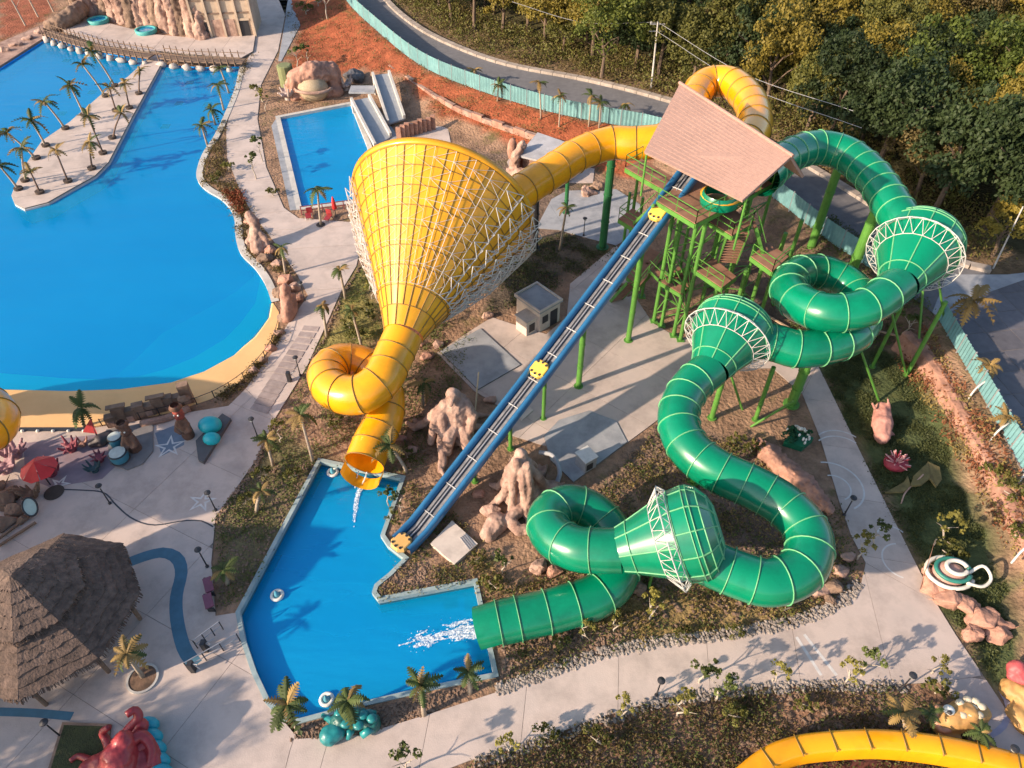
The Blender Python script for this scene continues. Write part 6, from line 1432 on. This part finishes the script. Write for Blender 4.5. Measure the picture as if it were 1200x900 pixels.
# ---- yellow slide at the left border, plus an unseen tower added to shade the play area
Y2 = thing("yellow_tube_slide", P(-60, 560), "yellow tube slide bulging in beside the beach and play terrace", "water slide")
tube_slide(Y2, [V((-38, 20, 8.5)), V((-36.5, 24, 7.6)), V((-34.6, 27.2, 6.6)), P(-8, 500, 5.4), P(-25, 470, 4.4), P(-90, 470, 3.0), P(-140, 500, 1.6)], 1.35, 2.0, ym)
for (x, y) in [(-46.5, 20.5), (-42.5, 18.5), (-44.5, 25), (-40.5, 23)]: mb = MB(); mb.cyl((x, y, 0), (x, y, 8.6), .2, n=10); mb.build("leg", g_steel, Y2)
for z in (2.8, 5.6, 7.4):
    mb = MB(); mb.box((-43.5, 21.8, z), (5.4, 6.2, .2), rz=.46); mb.build("platform", deck_m, Y2)
mb = MB(); mb.box((-43.5, 21.8, 3.6), (5.0, 5.8, 7.0), rz=.46); mb.build("shade_core", kw, Y2)  # solid block of the added tower, there to stop the sun
mb = MB(); mb.box((-43.5, 21.8, 8.8), (6.6, 7.4, .25), rz=.46); mb.build("roof", roof_m, Y2)
# unseen trees added past the lower left corner to shade the plaza
for i, (x, y, s_) in enumerate([(-34, 5.5, 1.15), (-37, 10.5, 1.0), (-31.5, .5, 1.1)]):
    t = copy_tree(protos[0][i % 2]); t.location = (x, y, 0); t.scale = (s_, s_, s_); t["label"] = "unseen broad olive tree added to shade the plaza corner"; t["group"] = "unseen trees added for shade on the plaza corner"

# ---- big orange flume, lower right
FL = thing("orange_flume", P(1050, 905), "wide orange open flume curving below the south verge", "water slide")
fc = spline(PP([(868, 915, 1.2), (900, 890, 1.3), (935, 876, 1.35), (980, 870, 1.4), (1030, 868, 1.4), (1080, 872, 1.4), (1130, 880, 1.4), (1180, 892, 1.4), (1240, 910, 1.4)]), .3); f_ = frames(fc); kseg = 6
dkin = M("flume_inside", (.55, .22, .01), .35)
for i in range(0, len(fc) - kseg, kseg):
    mb = MB(); vs = []
    for q in range(i, i + kseg + 1):
        n_ = f_[q][1]; n_ = n_ if n_.y > 0 else -n_; p = fc[q]
        vs += [p + n_ * .62 + V((0, 0, -.9)), p + n_ * .55 + V((0, 0, .05)), p + n_ * .38 + V((0, 0, .14)), p - n_ * .32 + V((0, 0, .10)), p - n_ * .45 + V((0, 0, -.05)), p - n_ * .55 + V((0, 0, -1.0))]
    mb.add(vs, [(6 * q + j, 6 * (q + 1) + j, 6 * (q + 1) + j + 1, 6 * q + j + 1) for q in range(kseg) for j in range(5)], 0)
    q = i + kseg; n_ = f_[q][1]; n_ = n_ if n_.y > 0 else -n_; p = fc[q]; mb.bar(p + n_ * .6 + V((0, 0, .14)), p - n_ * .48 + V((0, 0, .14)), .05, .08, mi=1); mb.build("flume_section", [y_tube, y_seam], FL, smooth=True)
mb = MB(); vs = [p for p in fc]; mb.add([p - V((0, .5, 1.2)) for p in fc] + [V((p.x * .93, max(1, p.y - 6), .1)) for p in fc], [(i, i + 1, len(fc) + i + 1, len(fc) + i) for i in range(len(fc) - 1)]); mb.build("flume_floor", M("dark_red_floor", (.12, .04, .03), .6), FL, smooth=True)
# ---- fish sculpture and red shell by the side path
fs = thing("fish_sculpture", P(1125, 845), "golden fish sculpture with white scales and big eye", "sculpture"); gold = M("golden_ochre", (.50, .30, .10), .6, (.38, .20, .07), scale=2, dirt=.3)
organic("body", [[(1148, 835, .5, .55), (1130, 838, .7, .8), (1112, 845, .6, .7), (1102, 850, .5, .5)], [(1100, 838, .5, .3), (1098, 828, .6, .2)], [(1105, 860, .3, .4), (1118, 866, .2, .4)]], gold, parent=fs, voxel=.08, disp=.12, dscale=.3)
for (px, py) in [(1125, 824), (1134, 820), (1143, 822), (1130, 830), (1140, 830), (1150, 828), (1136, 838), (1147, 838), (1128, 838)]: mb = MB(); mb.ball(P(px, py, 1.25), (.26, .22, .16), 9, 5); mb.build("scale", M("cream_scale", (.66, .56, .40), .6), fs, smooth=True)
mb = MB(); mb.ball(P(1112, 832, 1.35), (.30, .28, .2), 12, 7); mb.build("eye", wfm, fs, smooth=True); mb = MB(); mb.ball(P(1113, 835, 1.5), (.13, .12, .1), 10, 6); mb.build("pupil", dark_metal, fs, smooth=True)
mb = MB(); mb.sweep(spline(PP([(1099, 828, .9), (1096, 842, .8), (1104, 856, .7), (1118, 852, .8)]), .15), .18, 8); mb.build("lip", M("salmon", (.56, .28, .18), .6), fs, smooth=True)
palm(1096, 852, 1090, 836, "spiky yellow-green plant beside the golden fish's mouth", None, dry=.4, nf=12, fl=.7, pit=False, name="spiky_plant"); palm(1152, 872, 1150, 858, "dark green bushy palm below the golden fish", None, dry=.2, nf=14, fl=.8, pit=False)
organic("ochre_rock", [[(1185, 808, .3, .6), (1198, 815, .4, .7), (1205, 830, .3, .6)], [(1190, 835, .2, .5), (1200, 850, .2, .5)]], gold, "ochre rock base under the red shell", "rock", voxel=.1, disp=.25)
organic("red_shell", [[(1192, 785, 1.0, .55), (1198, 795, .8, .5)], [(1186, 792, .8, .3), (1190, 800, .6, .25)]], M("dusty_red", (.46, .09, .09), .55, (.34, .06, .07), scale=2), "dusty red shell sculpture beside the dark lawn corner", "sculpture", voxel=.08, disp=.12, dscale=.3)
band([(1172, 810), (1182, 830), (1175, 852), (1160, 862)], .3, M("lilac_paint", (.34, .33, .42), .7), "painted_band", .07)

# ---- small pool surroundings
sk = thing("skull_rockwork", P(368, 112), "pink rockwork face with two pale domes and a wide basin", "rockwork")
organic("rock_back", [[(346, 104, .8, 1.3), (346, 92, 2.4, 1.1), (366, 84, 3.2, 1.3), (388, 84, 2.6, 1.2), (392, 100, .8, 1.1)], [(345, 112, .3, 1.0), (395, 108, .3, .9)], [(366, 92, 2.6, .6), (367, 96, 1.5, .5)]], rock_pink, parent=sk, voxel=.15, disp=.5, dscale=.6)
dome = M("straw_dome", (.42, .33, .22), .85, (.30, .23, .15), scale=5, bump=.5)
for (px, py, r) in [(355, 90, 1.35), (378, 86, 1.35), (367, 104, 2.0)]: mb = MB(); c = P(px, py, 2.4 if py < 100 else 1.2); mb.ball(c, (r, r * .8, r * .85), 16, 9, jit=.06); mb.build("dome", dome, sk, smooth=True)
mb = MB(); c = P(368, 104, 1.2); mb.sweep([c + V((2.3 * math.cos(a), 1.5 * math.sin(a) - .3, .2)) for a in [math.pi + math.pi * i / 14 for i in range(15)]], .2, 8); mb.build("basin_lip", rock_pale, sk, smooth=True)
coral(338, 116, 1.6, M("bleached", (.50, .42, .38), .8, (.22, .16, .14), scale=3), "bleached branching rock cage beside the small pool", 21, 12); coral(405, 105, 1.6, MATS["bleached"], "bleached rock arch beside the small pool's grey slide", 22, 10)
mb = MB(); c = P(338, 100); mb.lathe([(1.0, 0), (1.0, 2.6), (.8, 2.7), (.01, 2.7)], 14, c); tag(mb.build("mossy_post", M("moss_green", (.20, .22, .10), .9)), "squat mossy post beside the rockwork face", "post")
boulder(415, 96, 1.6, M("dark_slate_rock", (.10, .10, .11), .7), "smooth dark rock behind the grey slide chutes")
gsl = thing("grey_chute_slide", P(440, 150), "grey double chute slide beside the small pool", "water slide"); chm = M("chute_grey", (.30, .32, .34), .4, (.25, .27, .29), scale=1.5)
for (l0, r0, l1, r1, z0, z1) in [((437, 88), (456, 86), (455, 145), (474, 139), 2.6, .5), ((412, 118), (433, 114), (440, 172), (458, 160), 1.6, .2)]:
    a, b, c, d = P(*l0, z0), P(*r0, z0), P(*r1, z1), P(*l1, z1); mb = MB(); mb.add([a, b, c, d, a - V((0, 0, .2)), b - V((0, 0, .2)), c - V((0, 0, .2)), d - V((0, 0, .2))], [(0, 3, 2, 1), (4, 5, 6, 7), (0, 4, 7, 3), (1, 2, 6, 5), (2, 3, 7, 6)]); mb.build("chute_bed", chm, gsl)
    for (u, w) in ((a, d), (b, c)): mb = MB(); mb.bar(u + V((0, 0, .2)), w + V((0, 0, .2)), .3, .5); mb.build("chute_wall", coping_mat, gsl)
    for u in (a, b): mb = MB(); mb.cyl((u.x, u.y, 0), u - V((0, 0, .1)), .12, n=8); mb.build("leg", white_steel, gsl)
mb = MB(); mb.box((P(425, 105, 1.7) + V((0, 0, 0))), (3.2, 2.0, .2)); mb.build("start_deck", concrete_grey, gsl)
rl = thing("pool_railing", P(395, 245), "dark red railing along the lower edge of the small pool", "railing"); a, b = P(354, 252), P(428, 242)
for h in (.5, .95): mb = MB(); mb.bar(a + V((0, 0, h)), b + V((0, 0, h)), .07); mb.build("rail", M("dark_red_paint", (.22, .05, .06), .6), rl)
for k in range(7): c = a.lerp(b, k / 6); mb = MB(); mb.bar(c, c + V((0, 0, 1)), .08); mb.build("post", MATS["dark_red_paint"], rl)
um2 = thing("closed_parasol", P(394, 254), "closed red parasol by the small pool railing", "parasol"); c = P(394, 254); mb = MB(); mb.lathe([(.05, 2.3), (.16, 1.9), (.26, 1.0), (.1, .85)], 10, c); mb.build("canopy", brd, um2, smooth=True); mb = MB(); mb.cyl(c, c + V((0, 0, .9)), .04, n=6); mb.build("pole", dark_metal, um2)
for (px, py, rz_) in [(362, 256, .3), (385, 258, -.2)]:
    t = thing("sun_chair", P(px, py), "red reclining chair beside the small pool railing", "chair", "red chairs by the small pool", 0); c = P(px, py); mb = MB(); mb.box(c + V((0, 0, .35)), (.55, 1.0, .08), rz=rz_); mb.build("seat", redm, t); mb = MB(); mb.box(c + V((0, .6, .6)), (.55, .08, .6), rz=rz_); mb.build("backrest", redm, t)
    for sx in (-.22, .22):
        for sy in (-.4, .4): mb = MB(); mb.box(c + V((sx, sy, .16)), (.06, .06, .34)); mb.build("leg", white_steel, t)
# stone wall at the foot of the red bank, pavilion and terraces behind the funnel
sw = thing("stone_wall", P(560, 155), "rough pink stone wall at the foot of the red bank", "wall"); pts = spline(PP([(458, 88), (490, 110), (530, 135), (580, 155), (640, 175), (700, 192)]), 1.6)
for i in range(len(pts) - 1):
    d = pts[i + 1] - pts[i]; mb = MB(); h = 1.3 + .25 * random.random(); mb.box((pts[i] + pts[i + 1]) / 2 + V((0, 0, h / 2)), (d.length * .98, .5, h), rz=math.atan2(d.y, d.x)); mb.build("wall_block", rock_pale if i % 2 else rock_pink, sw)
pv = thing("pavilion", P(640, 200), "ruined pink stone pavilion with sloping grey roof", "building"); a, b, c, d = P(607, 182, 2.6), P(630, 155, 3.1), P(668, 168, 3.1), P(650, 192, 2.6)
mb = MB(); mb.add([a, b, c, d] + [v - V((0, 0, .2)) for v in (a, b, c, d)], [(0, 3, 2, 1), (4, 5, 6, 7), (0, 4, 7, 3), (1, 2, 6, 5), (2, 3, 7, 6), (0, 1, 5, 4)]); mb.build("roof", M("pale_grey_roof", (.42, .42, .44), .6, (.34, .34, .36), scale=1.5, dirt=.3), pv)
ctr = (a + b + c + d) / 4; mb = MB(); ang2 = math.atan2((d - a).y, (d - a).x); mb.box(V((ctr.x, ctr.y, 1.2)), ((d - a).length * .9, 3.0, 2.4), rz=ang2); mb.build("wall", rock_pale, pv)
organic("rock_front", [[(600, 204, .4, .8), (618, 208, .9, .9), (640, 212, .8, .9), (662, 205, .5, .8)], [(603, 196, 1.0, .6), (604, 184, 2.4, .5), (612, 170, 3.4, .5)], [(636, 208, 1.4, .5), (650, 204, 1.2, .5)], [(690, 180, .6, .8), (676, 172, 1.2, .8)]], rock_pale, parent=pv, voxel=.13, disp=.45, dscale=.4)
for k, (px, py) in enumerate([(604, 200), (612, 196), (600, 185), (640, 205), (655, 205), (668, 190)]): cc = P(px, py); mb = MB(); mb.ball(cc + V((0, 0, 1)), (.6, .5, 1.4), 9, 6, jit=.35); mb.build("rock_pier", rock_pink, pv, smooth=True)
for i, (px, py, r) in enumerate([(690, 228, 1.0), (700, 222, .8), (600, 210, .8), (585, 205, .9), (572, 372, .6), (700, 218, .6), (505, 190, .8), (520, 180, .9), (640, 218, .9), (720, 340, .5), (735, 345, .5), (725, 335, .45)]): boulder(px, py, r, rock_brown if i % 2 else rock_pale, "rough rock on the ground behind the yellow funnel", group="rocks behind the yellow funnel")
# pink terrace balustrade
bl = thing("balustrade", P(490, 160), "jagged pink balustrade beside the grey chute", "balustrade")
for k in range(9): c = P(468 + 5 * k, 164 - 1.5 * k); mb = MB(); mb.box(c + V((0, 0, .8)), (.55, .3, 1.5 + .25 * (k % 3))); mb.build("slab", rock_pink, bl)

# ---- timber and pipes lying under the tower and the upper green funnel
rq = random.Random(77)
for i in range(26):
    px, py = rq.uniform(870, 1060), rq.uniform(290, 400); a = rq.uniform(-.4, 1.2) if i % 3 else rq.uniform(2.2, 2.8); c = P(px, py, .25 + .1 * (i % 4)); L = rq.uniform(2, 5); d = V((math.cos(a), math.sin(a), rq.uniform(-.05, .05))) * L / 2
    mb = MB(); mb.bar(c - d, c + d, .16 if i % 2 else .3, .12); tag(mb.build("timber_plank", wood if i % 3 else M("pale_timber", (.42, .30, .20), .85, (.30, .20, .13), scale=3)), ["pale timber plank", "dark timber plank", "dark timber plank"][i % 3] + " lying on the soil under the upper green funnel", "plank", "pale planks under the funnel" if i % 3 == 0 else "dark planks under the funnel")
for i, (px, py, w) in enumerate([(935, 262, 2.6), (1005, 310, 1.8), (960, 248, 2.0)]):
    c = P(px, py, .8); mb = MB(); n = 8; vs = []
    for a in range(n + 1):
        for b in range(n + 1): vs.append(c + V(((a / n - .5) * w * 1.4, (b / n - .5) * w, .35 * math.sin(a * 1.3) * math.cos(b * 1.1) - .3 + .2 * rq.random())))
    mb.add(vs, [(a * (n + 1) + b, (a + 1) * (n + 1) + b, (a + 1) * (n + 1) + b + 1, a * (n + 1) + b + 1) for a in range(n) for b in range(n)]); tag(mb.build("tarpaulin", M("blue_tarp", (.12, .19, .27), .6, (.20, .25, .27), scale=1.2), smooth=True), ["crumpled blue tarpaulin beside the tower stairs", "small blue tarpaulin under the upper green funnel", "crumpled blue tarpaulin by the tall green column"][i], "tarpaulin")
# ---- poles and wires
def pole(px, py, tx, ty, label, arms=True, r=.13, z0=None):
    b = P(px, py, ROADZ); b.z = hz(b.x, b.y) if z0 is None else z0; h = PV(tx, ty, y=b.y); tp_ = P(tx, ty, h); t = thing("utility_pole", b, label, "pole"); mb = MB(); mb.cyl(b, tp_, r, r * .7, 10); mb.build("shaft", M("pole_concrete", (.52, .49, .46), .8), t)
    if arms:
        for k in (0.2, 1.0): mb = MB(); mb.bar(tp_ + V((-.9, 0, -k)), tp_ + V((.9, 0, -k)), .1); mb.build("cross_arm", grey_steel, t)
        for sx in (-.8, 0, .8): mb = MB(); mb.cyl(tp_ + V((sx, 0, -.2)), tp_ + V((sx, 0, .1)), .06, n=6); mb.build("insulator", white_steel, t)
    return tp_
tpole = pole(763, 104, 771, 26, "pale concrete utility pole at the forest side of road"); pole(1164, 314, 1199, 242, "slim pale pole leaning at the forest foot", False, .08)
for i, (e, dz) in enumerate([((600, 2), .0), ((1000, 130), .0), ((1010, 150), -1.0)]):
    q = P(e[0], e[1], tpole.z - .5); s0 = tpole + V((0, 0, dz)); mid = (s0 + q) / 2 - V((0, 0, 1.2)); mb = MB(); mb.sweep(spline([s0, mid, q], 2.0), .025, 5); tag(mb.build("power_line", grey_steel), ["thin power line running left from the utility pole", "upper power line running right from the utility pole", "lower power line running right from the utility pole"][i], "cable")
